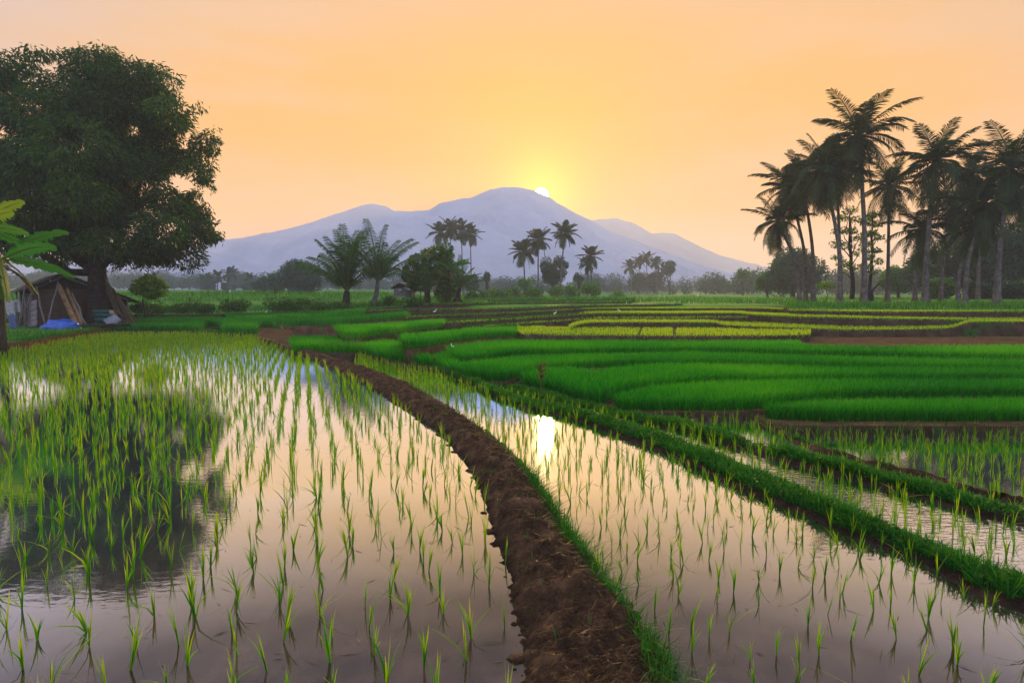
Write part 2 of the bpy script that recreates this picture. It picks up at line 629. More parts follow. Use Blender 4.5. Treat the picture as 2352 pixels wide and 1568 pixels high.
M['tarp'] = plain('blue_tarpaulin', (0.008, 0.075, 0.36), 0.4, 0.5, 0.35, 5.0)
M['greenpaint'] = plain('green_painted_board', (0.012, 0.085, 0.075), 0.55)
M['sheet'] = plain('grey_metal_sheet', (0.20, 0.21, 0.23), 0.4, 0.5, 0.3, 3.0)
M['cloth'] = plain('faded_cloth', (0.34, 0.31, 0.29), 0.9, 0.1, 0.35, 9.0)
M['bluecloth'] = plain('grey_blue_cloth', (0.09, 0.12, 0.21), 0.9, 0.1, 0.3, 9.0)
M['egret'] = plain('white_feathers', (0.78, 0.76, 0.72), 0.8, 0.1, 0.06)
M['beak'] = plain('yellow_beak', (0.45, 0.30, 0.05), 0.5)
M['leg'] = plain('dark_leg', (0.03, 0.03, 0.025), 0.6)
M['black'] = plain('black_rubber', (0.012, 0.012, 0.013), 0.6)
M['red'] = plain('red_fairing', (0.16, 0.03, 0.03), 0.35, 0.5)
M['white'] = plain('white_fairing', (0.6, 0.6, 0.6), 0.35, 0.5)


def water_mat(name, ripple, rscale, mud):
    k = NT(name)
    n1 = k.noise(rscale, 3.0, 0.5, (1, 2.2, 1))
    n2 = k.noise(0.7, 2.0, 0.5)
    h = k.mix(0.3, n1, n2)
    nb = k.bump(h, ripple, 0.01)
    m1 = k.noise(3.4, 6.0, 0.66)
    c = k.ramp(m1, [(0.34, tuple(x * 0.5 for x in mud)), (0.66, tuple(x * 1.5 for x in mud))])
    d = k.n('ShaderNodeBsdfDiffuse')
    k.l(c, d.inputs[0])
    g = k.n('ShaderNodeBsdfGlossy')
    g.inputs['Roughness'].default_value = 0.04
    g.inputs['Color'].default_value = (0.88, 1.05, 1.42, 1)
    k.l(nb, g.inputs['Normal'])
    lw = k.n('ShaderNodeLayerWeight')
    lw.inputs[0].default_value = 0.5
    f = k.ramp(lw.outputs['Facing'], [(0.0, (0.02,) * 3), (0.38, (0.04,) * 3), (0.47, (0.075,) * 3), (0.53, (0.13,) * 3), (0.60, (0.42,) * 3),
                                      (0.70, (0.86,) * 3), (0.82, (0.96,) * 3), (1.0, (1,) * 3)])
    m = k.n('ShaderNodeMixShader')
    k.l(f, m.inputs[0])
    k.l(d.outputs[0], m.inputs[1])
    k.l(g.outputs[0], m.inputs[2])
    return k.done(m.outputs[0])


M['water'] = water_mat('still_pond_water', 0.08, 9.0, (0.044, 0.030, 0.020))
M['ripple'] = water_mat('rippled_pond_water', 0.45, 11.0, (0.060, 0.040, 0.024))
M['brown_water'] = water_mat('brown_pond_water', 0.10, 9.0, (0.060, 0.039, 0.022))  # browner mud bed for the slim and far right ponds


# ------------------------------------------------------------------ geometry helpers for the terrain
def resample(P, step):
    """Catmull-Rom through the points, then even steps"""
    P = np.asarray(P, float)
    Q = np.concatenate([[2 * P[0] - P[1]], P, [2 * P[-1] - P[-2]]])
    out = []
    for i in range(1, len(Q) - 2):
        p0, p1, p2, p3 = Q[i - 1], Q[i], Q[i + 1], Q[i + 2]
        t = np.linspace(0, 1, 16, endpoint=False)[:, None]
        out.append(0.5 * (2 * p1 + (p2 - p0) * t + (2 * p0 - 5 * p1 + 4 * p2 - p3) * t ** 2 + (3 * p1 - p0 - 3 * p2 + p3) * t ** 3))
    out.append(P[-1:])
    C = np.concatenate(out)
    s = np.concatenate([[0], np.cumsum(np.linalg.norm(np.diff(C, axis=0), axis=1))])
    n = max(2, int(s[-1] / step))
    q = np.linspace(0, s[-1], n + 1)
    return np.stack([np.interp(q, s, C[:, k]) for k in range(C.shape[1])], 1)


def resample_n(P, n):
    P = resample(P, 0.02)
    s = np.linspace(0, 1, len(P))
    q = np.linspace(0, 1, n)
    return np.stack([np.interp(q, s, P[:, k]) for k in range(P.shape[1])], 1)


def inside(pts, poly):
    x, y = pts[:, 0], pts[:, 1]
    r = np.zeros(len(pts), bool)
    n = len(poly)
    x0, y0 = poly[:, 0].min(), poly[:, 1].min()
    x1, y1 = poly[:, 0].max(), poly[:, 1].max()
    m = (x >= x0) & (x <= x1) & (y >= y0) & (y <= y1)
    if not m.any():
        return r
    xx, yy = x[m], y[m]
    rr = np.zeros(len(xx), bool)
    for i in range(n):
        ax, ay = poly[i, 0], poly[i, 1]
        bx, by = poly[(i + 1) % n, 0], poly[(i + 1) % n, 1]
        c = (ay > yy) != (by > yy)
        with np.errstate(divide='ignore', invalid='ignore'):
            xi = ax + (yy - ay) * (bx - ax) / (by - ay + 1e-12)
        rr ^= c & (xx < xi)
    r[m] = rr
    return r


SLABS = {}


def slab(key, name, front, ext, mats, tilt=0.0, drop=0.8, lip=0.02, wob=0.05, step=0.25, slope=0.12):
    """a terrace: level (or gently rising) ground behind a front edge, with an earth bank below the edge"""
    F = resample(front, step)
    n = len(F)
    s = np.arange(n) * step
    w = fbm(s * 0.8, s * 0 + sum(map(ord, key)) % 97 + 0.37, 3, 5) * 2 * wob
    F = F.copy()
    rad = F[:, :2] / np.linalg.norm(F[:, :2], axis=1)[:, None]
    F[:, :2] += rad * w[:, None]
    nd = 14
    rows = []
    ds = np.linspace(0, 1, nd) ** 1.5
    for d in ds:
        B = F.copy()
        B[:, :2] += rad * (ext * d)
        B[:, 2] = F[:, 2] + tilt * ext * d + (fbm(B[:, 0] * 0.7, B[:, 1] * 0.7, 3, 3) * 0.05 if d > 0 else 0)
        rows.append(B)
    top = np.stack(rows, 0)
    mb = MB()
    mb.grid(top)
    # bank below the edge
    rr = [F]
    for k, (dz, do) in enumerate([(0.03, 0.03), (0.35, 0.06), (0.7, 0.1), (1.0, slope)]):
        B = F.copy()
        nz = fbm(s * 2.2, s * 0 + 10 * k + 3.3, 3, 8)
        B[:, :2] -= rad * (do + nz * (0.10 if k else 0.0))[:, None]
        B[:, 2] -= drop * dz
        rr.append(B)
    mb.grid(np.stack(rr[::-1], 0), mat=1)
    o = mb.build(name, mats, smooth=True)
    tag(o, kind='structure')
    poly = np.concatenate([F[:, :2], (F[:, :2] + rad * ext)[::-1]])
    SLABS[key] = dict(F=F, rad=rad, ext=ext, tilt=tilt, poly=poly, obj=o)
    return o


def plant_points(key, density, depth, off=0.06, above=(), margin=0.10, side=0.0):
    """random points on a terrace, from its front edge back to the terraces above it"""
    S = SLABS[key]
    F, rad = S['F'], S['rad']
    seg = np.linalg.norm(np.diff(F[:, :2], axis=0), axis=1)
    # strip area per segment (roughly parallel to the edge)
    tang = np.diff(F[:, :2], axis=0) / (seg[:, None] + 1e-9)
    cr = np.abs(tang[:, 0] * rad[:-1, 1] - tang[:, 1] * rad[:-1, 0])
    area = seg * np.maximum(cr, 0.15) * depth
    N = rng.poisson(area * density)
    idx = np.repeat(np.arange(len(seg)), N)
    u = rng.random(len(idx))
    d = off + rng.random(len(idx)) * depth
    p = F[idx] * (1 - u)[:, None] + F[idx + 1] * u[:, None]
    p = p.copy()
    p[:, :2] += (rad[idx] * (1 - u)[:, None] + rad[idx + 1] * u[:, None]) * d[:, None]
    p[:, 2] += S['tilt'] * d
    keep = np.ones(len(p), bool)
    rr = p[:, :2] / np.linalg.norm(p[:, :2], axis=1)[:, None]
    for a in above:
        q = p[:, :2] + rr * margin
        keep &= ~inside(q, SLABS[a]['poly'])
    px, py, dep = project(p)
    keep &= (px > -350) & (px < 2750)
    return p[keep]


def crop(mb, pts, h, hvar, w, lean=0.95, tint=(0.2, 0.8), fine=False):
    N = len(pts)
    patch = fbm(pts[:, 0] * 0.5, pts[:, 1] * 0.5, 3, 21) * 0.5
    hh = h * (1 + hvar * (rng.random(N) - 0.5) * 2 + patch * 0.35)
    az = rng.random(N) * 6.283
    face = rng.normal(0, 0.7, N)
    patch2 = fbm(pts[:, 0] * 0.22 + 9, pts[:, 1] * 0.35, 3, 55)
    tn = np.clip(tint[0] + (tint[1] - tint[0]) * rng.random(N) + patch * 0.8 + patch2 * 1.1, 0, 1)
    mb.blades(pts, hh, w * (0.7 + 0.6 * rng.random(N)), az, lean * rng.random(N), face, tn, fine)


# ------------------------------------------------------------------ ground sheet to the horizon
def ground_h(X, Y):
    D = np.maximum(Y, 0.1)
    a = X / np.maximum(D, 1.0)
    left = np.clip((-0.10 - a) / 0.15, 0, 1)
    left = left * left * (3 - 2 * left)
    zl = np.interp(D, [0, 20, 42, 50, 60, 76, 88, 120, 200, 320, 600, 900, 3000], [-0.9, -0.9, -0.3, 1.62, 2.35, 3.0, 2.7, 3.5, 6.4, 9.5, 17, 26, 60])
    zr = np.interp(D, [0, 20, 42, 50, 60, 80, 110, 150, 200, 320, 600, 900, 3000], [-0.9, -0.9, -0.3, 1.5, 1.75, 2.15, 2.8, 3.8, 4.8, 8.2, 16, 26, 60])
    z = zr * (1 - left) + zl * left
    z = z + fbm(X * 0.06, Y * 0.06, 4, 2) * np.clip((D - 55) / 60, 0, 1) * 1.0
    return z


def gz(x, y):
    return float(ground_h(np.array([x]), np.array([y]))[0])


rad_r = np.concatenate([np.linspace(0.5, 40, 20), np.linspace(42, 120, 70), np.geomspace(124, 3000, 40)])
ang = np.linspace(R(-80), R(80), 180)
rr_, aa_ = np.meshgrid(rad_r, ang, indexing='ij')
GX, GY = rr_ * np.sin(aa_), rr_ * np.cos(aa_)
mb = MB()
mb.grid(np.stack([GX, GY, ground_h(GX, GY)], -1))
tag(mb.build('ground', M['meadow'], smooth=True), kind='structure')
mb = MB()   # the same ground behind the viewer
gx, gy = np.meshgrid(np.linspace(-500, 500, 12), np.linspace(-500, 0.6, 12), indexing='ij')
mb.grid(np.stack([gx, gy, gx * 0 - 0.92], -1))
tag(mb.build('ground', M['meadow']), kind='structure')

# ------------------------------------------------------------------ mountain and hills
def ridge(name, prof, Y, depth, rough, seed, base=5.0, nx=260, ny=46, mat='mountain'):
    prof = np.array(prof, float)
    P = np.array([PY(a, b, Y) for a, b in prof])
    xs = np.linspace(P[0, 0], P[-1, 0], nx)
    H = np.interp(xs, P[:, 0], P[:, 2])
    v = np.linspace(-1, 1, ny)
    G = np.zeros((nx, ny, 3))
    for j, t in enumerate(v):
        fall = (1 - abs(t)) ** 1.15
        yy = Y + t * depth + 0 * xs
        n = fbm(xs / (rough * 9), yy / (rough * 26), 5, seed) * 2
        f2 = fbm(xs / (rough * 0.9), yy / (rough * 0.9), 3, seed + 4)
        gl = np.abs(fbm(xs / (rough * 3.2) + 0.25 * t * depth / rough, xs * 0 + t * 0.7 + seed, 4, seed + 8)) * 2
        z = base + (H - base) * fall + (n * 1.6 - gl * 2.6 + 0.6) * rough * (abs(t) * (1 - abs(t)) * 4) + f2 * rough * 0.22
        G[:, j] = np.stack([xs, yy, z], -1)
    mb = MB()
    mb.grid(G)
    return tag(mb.build(name, M[mat], smooth=True), kind='structure')


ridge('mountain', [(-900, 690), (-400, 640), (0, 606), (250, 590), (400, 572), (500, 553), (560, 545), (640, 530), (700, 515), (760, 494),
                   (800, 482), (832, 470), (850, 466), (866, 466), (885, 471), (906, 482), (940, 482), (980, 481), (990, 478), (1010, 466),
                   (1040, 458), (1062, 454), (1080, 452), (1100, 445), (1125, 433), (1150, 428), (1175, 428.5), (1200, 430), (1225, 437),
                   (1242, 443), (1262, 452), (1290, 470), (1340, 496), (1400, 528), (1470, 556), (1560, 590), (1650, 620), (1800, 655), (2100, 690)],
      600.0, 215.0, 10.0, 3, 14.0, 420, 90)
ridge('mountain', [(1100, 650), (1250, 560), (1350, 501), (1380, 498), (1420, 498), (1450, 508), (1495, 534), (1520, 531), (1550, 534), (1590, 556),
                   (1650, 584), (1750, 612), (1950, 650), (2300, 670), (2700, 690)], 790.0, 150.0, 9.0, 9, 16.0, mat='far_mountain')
ridge('hill', [(-200, 640), (100, 625), (300, 628), (420, 612), (470, 596), (500, 588), (540, 586), (570, 597), (610, 612), (660, 624), (720, 640), (800, 655)],
      360.0, 34.0, 4.0, 15, 7.0, 220, 24)

# ------------------------------------------------------------------ terraces
RT = [M['field'], M['bank']]
slab('T1', 'rice_terrace', [PZ(a, b, -0.17) for a, b in [(1690, 946), (1722, 960), (1765, 972), (1830, 977), (1950, 977), (2150, 977.5), (2352, 978), (2800, 980)]], 5.0, [M['brown'], M['bank']], drop=0.5, wob=0.03)
slab('T2', 'rice_terrace', [PZ(a, b, -0.10) for a, b in [(1396, 905), (1398, 930), (1425, 944), (1500, 946), (1597, 946), (1690, 945), (1752, 941), (1800, 933), (1893, 922), (2000, 919), (2352, 917), (2800, 917)]], 5.0, [M['brown'], M['bank']], drop=0.5, wob=0.03)
slab('T3', 'rice_terrace', [PZ(a, b, -0.05) for a, b in [(1150, 868), (1192, 881), (1231, 892), (1280, 904), (1329, 919), (1362, 928), (1386, 928), (1402, 917), (1432, 908), (1487, 899), (1553, 892), (1619, 886), (1706, 883), (1893, 881), (2352, 883), (2800, 885)]], 6.0, RT, drop=0.5, wob=0.03)
slab('T4', 'rice_terrace', [PZ(a, b, 0.0) for a, b in [(960, 822), (989, 836), (1022, 853), (1065, 868), (1110, 876), (1150, 877), (1178, 871), (1231, 858), (1300, 850), (1378, 845), (1597, 843), (1893, 851), (2352, 858), (2800, 862)]], 7.0, RT, drop=0.5, wob=0.03)
slab('T5', 'rice_terrace', [PZ(a, b, 0.13) for a, b in [(1030, 812), (1040, 826), (1058, 833), (1094, 831), (1153, 822), (1212, 817), (1378, 814), (1597, 811), (1893, 820), (2352, 829), (2800, 835)]], 9.0, RT, drop=0.5, wob=0.04)
slab('R0', 'brown_field', [PZ(a, b, 0.22) for a, b in [(1835, 790), (1850, 797), (2000, 800), (2352, 800), (2800, 800)]], 9.0, [M['brown'], M['bank']], drop=0.5, wob=0.05)
slab('G2a', 'rice_terrace', [PZ(a, b, 0.05) for a, b in [(818, 800), (832, 808), (864, 819), (930, 833), (982, 841), (998, 837), (1004, 826), (1002, 815)]], 7.0, RT, drop=0.5, wob=0.03)
slab('G2b', 'rice_terrace', [PZ(a, b, 0.40) for a, b in [(925, 797), (950, 802), (1030, 787), (1095, 779), (1190, 771), (1205, 764)]], 9.0, [M['field'], M['brown']], drop=0.6, wob=0.06)
slab('G1a', 'rice_terrace', [PZ(a, b, 0.05) for a, b in [(660, 796), (672, 807), (700, 810), (760, 810), (815, 810), (832, 806), (836, 797)]], 6.0, RT, drop=0.4, wob=0.03)
slab('G1b', 'rice_terrace', [PZ(a, b, 0.45) for a, b in [(775, 769), (790, 776), (822, 777), (858, 772), (940, 761), (1020, 751), (1028, 745)]], 9.0, [M['field'], M['bank']], drop=0.6, wob=0.06)
slab('path', 'footpath', [PZ(a, b, 0.14) for a, b in [(592, 776), (630, 784), (655, 795)]] + [PZ(672, 800, 0.14)], 12.0, [M['brown'], M['mud']], drop=0.5, tilt=0.008)
slab('H1', 'rice_terrace', [PZ(a, b, 0.12) for a, b in [(215, 757), (260, 760), (357, 761), (470, 760), (500, 764), (560, 766), (612, 766), (646, 761), (662, 753)]], 15.0, [M['field'], M['bank']], tilt=0.022, drop=0.5)
slab('H2', 'rice_terrace', [PY(*q) for q in [(640, 742, 31.8), (664, 749, 31.6), (700, 748, 32), (751, 747.5, 32.4), (850, 739, 34), (935, 730, 36), (940, 724, 37)]], 14.0, [M['field'], M['brown']], tilt=0.02, drop=0.8)
slab('H3', 'rice_terrace', [PY(*q) for q in [(520, 733, 37.5), (545, 737, 37.6), (700, 733, 38.6), (858, 721, 40), (866, 716, 41)]], 9.0, RT, tilt=0.03, drop=0.8)
slab('U1', 'weedy_terrace', [PY(*q) for q in [(-700, 735, 42), (100, 728, 42), (300, 722, 42.5), (450, 722, 43), (600, 718, 43.5), (800, 711, 44.5), (860, 707, 45), (960, 702, 47)]], 10.0, [M['meadow'], M['bank']], tilt=0.03, drop=1.2, wob=0.2)
slab('bank', 'grassy_bank', [PZ(a, b, 0.28) for a, b in [(-900, 850), (-300, 808), (0, 787), (60, 783), (130, 771), (205, 759), (250, 755), (262, 752)]], 26.0, [M['meadow'], M['brown']], tilt=0.0, drop=0.6, wob=0.12, slope=0.5)
# the long bare terraces across the middle
slab('E1', 'lime_terrace', [PY(*q) for q in [(1188, 760, 21.5), (1200, 768, 20.6), (1230, 767, 20.4), (1280, 770.5, 20.2), (1378, 770.5, 20.2), (1531, 772, 20), (1684, 772, 20), (1837, 770, 20.4), (1862, 766, 21.5)]], 9.0, [M['limeground'], M['bank']], drop=0.6)
slab('E2', 'lime_terrace', [PY(*q) for q in [(1306, 757, 24), (1321, 748, 25.5), (1345, 742, 26.5), (1378, 740.5, 26.8), (1487, 740.5, 26.8), (1630, 741, 26.8), (1662, 746, 26), (1728, 750, 25.2), (1816, 753, 24.6), (1893, 756, 24), (1947, 757, 24), (2056, 757, 24), (2133, 755.5, 24), (2188, 752, 24.1), (2226, 741, 24.4), (2300, 739, 24.6), (2800, 739, 24.6)]], 8.0, [M['limeground'], M['bank']], drop=0.9)
slab('E3', 'brown_terrace', [PY(*q) for q in [(1060, 758, 24), (1078, 753, 24.5), (1176, 744.5, 26.5), (1266, 738, 28.5), (1376, 731.5, 30.2), (1553, 731, 30.2), (1690, 729, 30.6), (1720, 727, 31)]], 6.0, [M['field'], M['bank']], drop=0.9)
slab('E4', 'lime_terrace', [PY(*q) for q in [(1020, 744, 27), (1038, 740, 27.5), (1176, 732, 30), (1349, 721, 32), (1431, 720, 32.2), (1553, 720, 32.2), (1684, 719.5, 32.2), (1728, 723.4, 31), (1815, 727, 29), (1893, 729, 27.6), (2056, 732.5, 26.6), (2275, 735, 26.6), (2352, 734, 26.6), (2800, 734, 26.6)]], 11.0, [M['field'], M['bank']], drop=1.0)
slab('E5', 'lime_terrace', [PY(*q) for q in [(935, 731, 32), (958, 727, 33), (1176, 718.5, 38), (1349, 709.5, 41), (1540, 708.5, 41), (1728, 708, 41), (1800, 711, 37), (1838, 713.5, 33), (2056, 716, 29.5), (2352, 716, 29), (2800, 716, 29)]], 14.0, [M['field'], M['bank']], drop=1.1)
slab('E6', 'brown_terrace', [PY(*q) for q in [(840, 716, 38), (858, 713, 39), (1000, 710, 42), (1176, 708, 45), (1349, 701.5, 48), (1548, 698.5, 50), (1565, 696, 51)]], 10.0, [M['meadow'], M['bank']], drop=1.1)
slab('E7', 'brown_terrace', [PY(*q) for q in [(935, 700, 46), (948, 699, 46.5), (1176, 696, 52), (1300, 695, 54), (1436, 693, 56), (1450, 691, 57)]], 12.0, [M['meadow'], M['bank']], drop=1.0)
slab('E8', 'brown_terrace', [PY(*q) for q in [(1120, 690, 58), (1300, 688, 60), (1440, 687.5, 61), (1458, 685, 62)]], 9.0, [M['meadow'], M['bank']], drop=0.7)
slab('I1', 'palm_mound', [PY(*q) for q in [(1800, 706, 36.5), (1830, 709, 35), (1900, 711, 34), (2056, 711.5, 33), (2352, 710.5, 32.5), (2800, 710, 32)]], 24.0, [M['meadow'], M['brown']], tilt=0.030, drop=0.8, wob=0.25)

# ------------------------------------------------------------------ bunds between the ponds
WL = dict(A=0.0, B=-0.04, C=-0.12, D=-0.20, E=-0.30)


def ribbon(name, Lf, Rt, zl, zr, top, mat, step, nacross, noise, seed, power=2.6, clods=0.0):
    n = 220
    A = resample_n(Lf, n)
    B = resample_n(Rt, n)
    L = np.sum(np.linalg.norm(np.diff((A + B) / 2, axis=0), axis=1))
    m = int(L / step)
    q = np.linspace(0, 1, m)
    # finer near the viewer
    mid = (A + B) / 2
    dist = np.linalg.norm(mid[:, :2], axis=1) + 0.6
    seg = np.concatenate([[0], np.cumsum(np.linalg.norm(np.diff(mid, axis=0), axis=1) / dist[1:])])
    seg /= seg[-1]
    s0 = np.linspace(0, 1, n)
    q = np.interp(q, seg, s0)
    A = np.stack([np.interp(q, s0, A[:, k]) for k in range(3)], 1)
    B = np.stack([np.interp(q, s0, B[:, k]) for k in range(3)], 1)
    t = np.linspace(-0.10, 1.10, nacross)
    P = A[:, None, :] * (1 - t)[None, :, None] + B[:, None, :] * t[None, :, None]
    u = np.abs(2 * t - 1)
    prof = np.where(u <= 1, (1 - np.minimum(u, 1) ** power), -(u - 1) * 2.0)
    zb = zl * (1 - np.clip(t, 0, 1)) + zr * np.clip(t, 0, 1)
    X, Y = P[..., 0], P[..., 1]
    nz = fbm(X * 3.1, Y * 3.1, 3, seed) * 1.1 + fbm(X * 11, Y * 11, 4, seed + 5, 0.62) * 0.7
    nz2 = np.abs(fbm(X * 24, Y * 24, 3, seed + 9)) - 0.1
    Z = zb[None, :] + prof[None, :] * top + nz * noise * (0.35 + np.clip(prof, 0, 1))[None, :] + nz2 * clods
    if clods > 0.06:
        for fk in range(26):
            r0 = (A[int((fk + 0.5) * len(A) / 26)] * (0.45 + 0.14 * (fk % 2)) + B[int((fk + 0.5) * len(A) / 26)] * (0.55 - 0.14 * (fk % 2)))
            dd = ((X - r0[0]) / 0.075) ** 2 + ((Y - r0[1]) / 0.15) ** 2
            Z = Z - 0.030 * np.exp(-dd ** 1.5) + 0.012 * np.exp(-(np.sqrt(dd) - 1.35) ** 2 * 6)
    # ragged water line
    wob = fbm(X * 2.6, Y * 2.6, 5, seed + 30, 0.6) * 0.24
    edge = np.clip((u - 0.55) / 0.45, 0, 1.2)
    Z = Z + wob * edge[None, :] * 0.35
    G = np.stack([X, Y, Z], -1)
    mb = MB()
    mb.grid(G)
    o = tag(mb.build(name, mat, smooth=True), kind='structure')
    poly = np.concatenate([A[:, :2], B[::-1, :2]])
    return dict(A=A, B=B, G=G, poly=poly, mid=(A + B) / 2, obj=o)


zA, zB, zC, zD, zE = (WL[k] for k in 'ABCDE')
D1 = ribbon('earth_bund',
            [np.array((-0.32, -3.0, 0)), np.array((-0.10, -0.6, 0)), np.array((0.0, 0.9, 0))] + [PZ(a, b, 0.0) for a, b in [(1196, 1500), (1180, 1400), (1163, 1300), (1128, 1200), (1095, 1112), (1058, 1050), (1000, 988), (900, 922), (800, 863), (700, 819), (640, 797), (602, 781), (600, 772), (625, 762)]],
            [np.array((0.55, -3.0, 0)), np.array((0.55, -0.6, 0)), np.array((0.56, 0.9, 0))] + [PZ(a, b, 0.03) for a, b in [(1535, 1500), (1455, 1400), (1375, 1300), (1300, 1195), (1240, 1112), (1172, 1035), (1092, 972), (1000, 912), (900, 866), (800, 835), (735, 812), (690, 795), (668, 780), (700, 764)]],
            zA, zB, 0.145, M['mud'], 0.010, 90, 0.095, 41, 2.6, 0.075)
D2 = ribbon('earth_bund',
            [np.array((6.5, 0.2, 0)), np.array((4.2, 1.9, 0))] + [PZ(a, b, zB) for a, b in [(2352, 1402), (2209, 1341), (2095, 1279), (1943, 1228), (1893, 1202), (1828, 1174), (1714, 1132), (1562, 1058), (1431, 1006), (1316, 963), (1214, 940), (1157, 920), (1084, 886), (1012, 857), (940, 836), (880, 822), (840, 812)]],
            [np.array((7.3, 0.6, 0)), np.array((4.7, 2.3, 0))] + [PZ(a, b, zC + 0.06) for a, b in [(2352, 1330), (2209, 1275), (2084, 1234), (1981, 1198), (1893, 1151), (1790, 1105), (1676, 1059), (1562, 1014), (1431, 974), (1316, 946), (1229, 923), (1142, 898), (1084, 874), (1012, 848), (950, 830), (890, 816), (845, 806)]],
            zB, zC, 0.075, M['wet_mud'], 0.03, 30, 0.06, 52, 2.2, 0.05)
D3 = ribbon('earth_bund',
            [np.array((8.0, 1.4, 0)), np.array((5.6, 2.9, 0))] + [PZ(a, b, zC) for a, b in [(2352, 1208), (2247, 1185), (2133, 1147), (2018, 1117), (1904, 1086), (1809, 1063), (1733, 1044), (1649, 1014), (1562, 990), (1431, 966), (1344, 944), (1229, 917), (1142, 896), (1090, 879), (1030, 862)]],
            [np.array((8.6, 1.8, 0)), np.array((6.1, 3.3, 0))] + [PZ(a, b, zD + 0.06) for a, b in [(2352, 1176), (2171, 1130), (2057, 1100), (1943, 1077), (1828, 1047), (1752, 1028), (1638, 997), (1562, 974), (1460, 954), (1373, 935), (1258, 903), (1142, 878), (1080, 866), (1025, 852)]],
            zC, zD, 0.07, M['wet_mud'], 0.04, 24, 0.055, 63, 2.2, 0.04)
D4 = ribbon('earth_bund',
            [np.array((9.4, 2.6, 0)), np.array((6.9, 4.0, 0))] + [PZ(a, b, zD) for a, b in [(2352, 1156), (2324, 1148), (2171, 1118), (2057, 1091), (1943, 1057), (1866, 1034), (1809, 1007), (1752, 984), (1720, 966), (1702, 954), (1690, 945)]],
            [np.array((9.8, 3.2, 0)), np.array((7.3, 4.5, 0))] + [PZ(a, b, zE + 0.1) for a, b in [(2352, 1146), (2285, 1131), (2171, 1100), (2057, 1070), (1943, 1039), (1844, 1009), (1790, 984), (1752, 968), (1735, 955), (1715, 942)]],
            zD, zE, 0.09, M['mud'], 0.04, 24, 0.06, 77, 2.2, 0.05)


# ------------------------------------------------------------------ pond water
def pond(name, outline, z, mat):
    P = np.array([(p[0], p[1]) for p in outline])
    bm_v = np.concatenate([P, np.full((len(P), 1), z)], 1)
    import bmesh
    bm = bmesh.new()
    vs = [bm.verts.new(v) for v in bm_v]
    for i in range(len(vs)):
        bm.edges.new((vs[i], vs[(i + 1) % len(vs)]))
    bmesh.ops.triangle_fill(bm, use_beauty=True, edges=bm.edges[:], normal=(0, 0, 1))
    me = bpy.data.meshes.new(name)
    bm.to_mesh(me)
    bm.free()
    me.materials.append(mat)
    o = bpy.data.objects.new(name, me)
    col.objects.link(o)
    tag(o, kind='structure')
    return P


def mid(Dk, n=60):
    q = np.linspace(0, len(Dk['mid']) - 1, n).astype(int)
    return Dk['mid'][q, :2]


m1, m2, m3, m4 = mid(D1), mid(D2), mid(D3), mid(D4)
PA = pond('pond_water', np.concatenate([m1, [(-10, 33), (-26, 33), (-50, 33), (-50, -3)]]), zA, M['water'])
PB = pond('pond_water', np.concatenate([m1[:-9], [(-5.5, 20.0), (-4.4, 20.0)], m2[::-1], [(6.5, -3)]]), zB, M['water'])
PC = pond('pond_water', np.concatenate([m2[:-10], m3[::-1], [(10, -3), (7.0, -3)]]), zC, M['ripple'])
PD = pond('pond_water', np.concatenate([m3[:-18], [PZ(1480, 940, zD)[:2], PZ(1690, 938, zD)[:2]], m4[::-1], [(12, -1), (10.1, -2)]]), zD, M['brown_water'])
PE = pond('pond_water', np.concatenate([m4[:-4], [PZ(1790, 985, zE)[:2], PZ(1850, 985, zE)[:2], PZ(2800, 985, zE)[:2], (26, 7.5), (26, -1), (12.5, -1)]]), zE, M['brown_water'])

# ------------------------------------------------------------------ rice crop on the green terraces
mb = MB()
RICE = [
    # key, blades/m2, depth, off, above, height, width
    ('T2', 1500, 2.6, 0.05, ['T3'], 0.27, 0.011),
    ('T3', 1250, 3.0, 0.05, ['T4'], 0.27, 0.012),
    ('T4', 950, 4.2, 0.05, ['T5', 'G2a', 'G2b'], 0.27, 0.013),
    ('T5', 700, 4.6, 0.08, ['E1', 'R0', 'G2b'], 0.27, 0.015),
    ('G2a', 800, 5.0, 0.08, ['G2b', 'T4', 'G1b'], 0.30, 0.014),
    ('G2b', 560, 3.2, 0.22, ['E1', 'E3', 'G1b'], 0.30, 0.016),
    ('G1a', 640, 4.5, 0.05, ['G1b', 'G2a', 'path'], 0.36, 0.016),
    ('G1b', 450, 5.0, 0.25, ['E3', 'E4', 'E5', 'H2'], 0.34, 0.018),
    ('H1', 300, 11.0, 0.12, ['H2', 'H3', 'path', 'U1'], 0.42, 0.024),
    ('H2', 240, 6.0, 0.4, ['H3', 'E5', 'E6'], 0.36, 0.026),
    ('H3', 150, 5.0, 0.2, ['U1', 'E6'], 0.36, 0.028),
]
T1poly = np.array([PZ(a, b, -0.17)[:2] for a, b in [(1750, 957), (1775, 964), (1893, 967.5), (2352, 969), (2800, 970), (2800, 940), (2352, 941), (2100, 943), (1950, 946), (1880, 949), (1805, 954)]])
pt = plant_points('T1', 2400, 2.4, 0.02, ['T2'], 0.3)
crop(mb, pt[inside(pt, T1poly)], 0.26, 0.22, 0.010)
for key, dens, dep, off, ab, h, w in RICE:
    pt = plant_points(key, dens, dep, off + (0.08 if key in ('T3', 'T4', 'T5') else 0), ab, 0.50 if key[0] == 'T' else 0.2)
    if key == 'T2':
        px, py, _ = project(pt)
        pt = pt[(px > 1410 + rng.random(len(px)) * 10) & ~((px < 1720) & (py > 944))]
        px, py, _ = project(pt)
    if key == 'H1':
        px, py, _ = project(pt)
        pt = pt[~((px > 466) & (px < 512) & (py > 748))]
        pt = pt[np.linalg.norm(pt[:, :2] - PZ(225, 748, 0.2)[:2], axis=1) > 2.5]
    crop(mb, pt, h, 0.22, w)
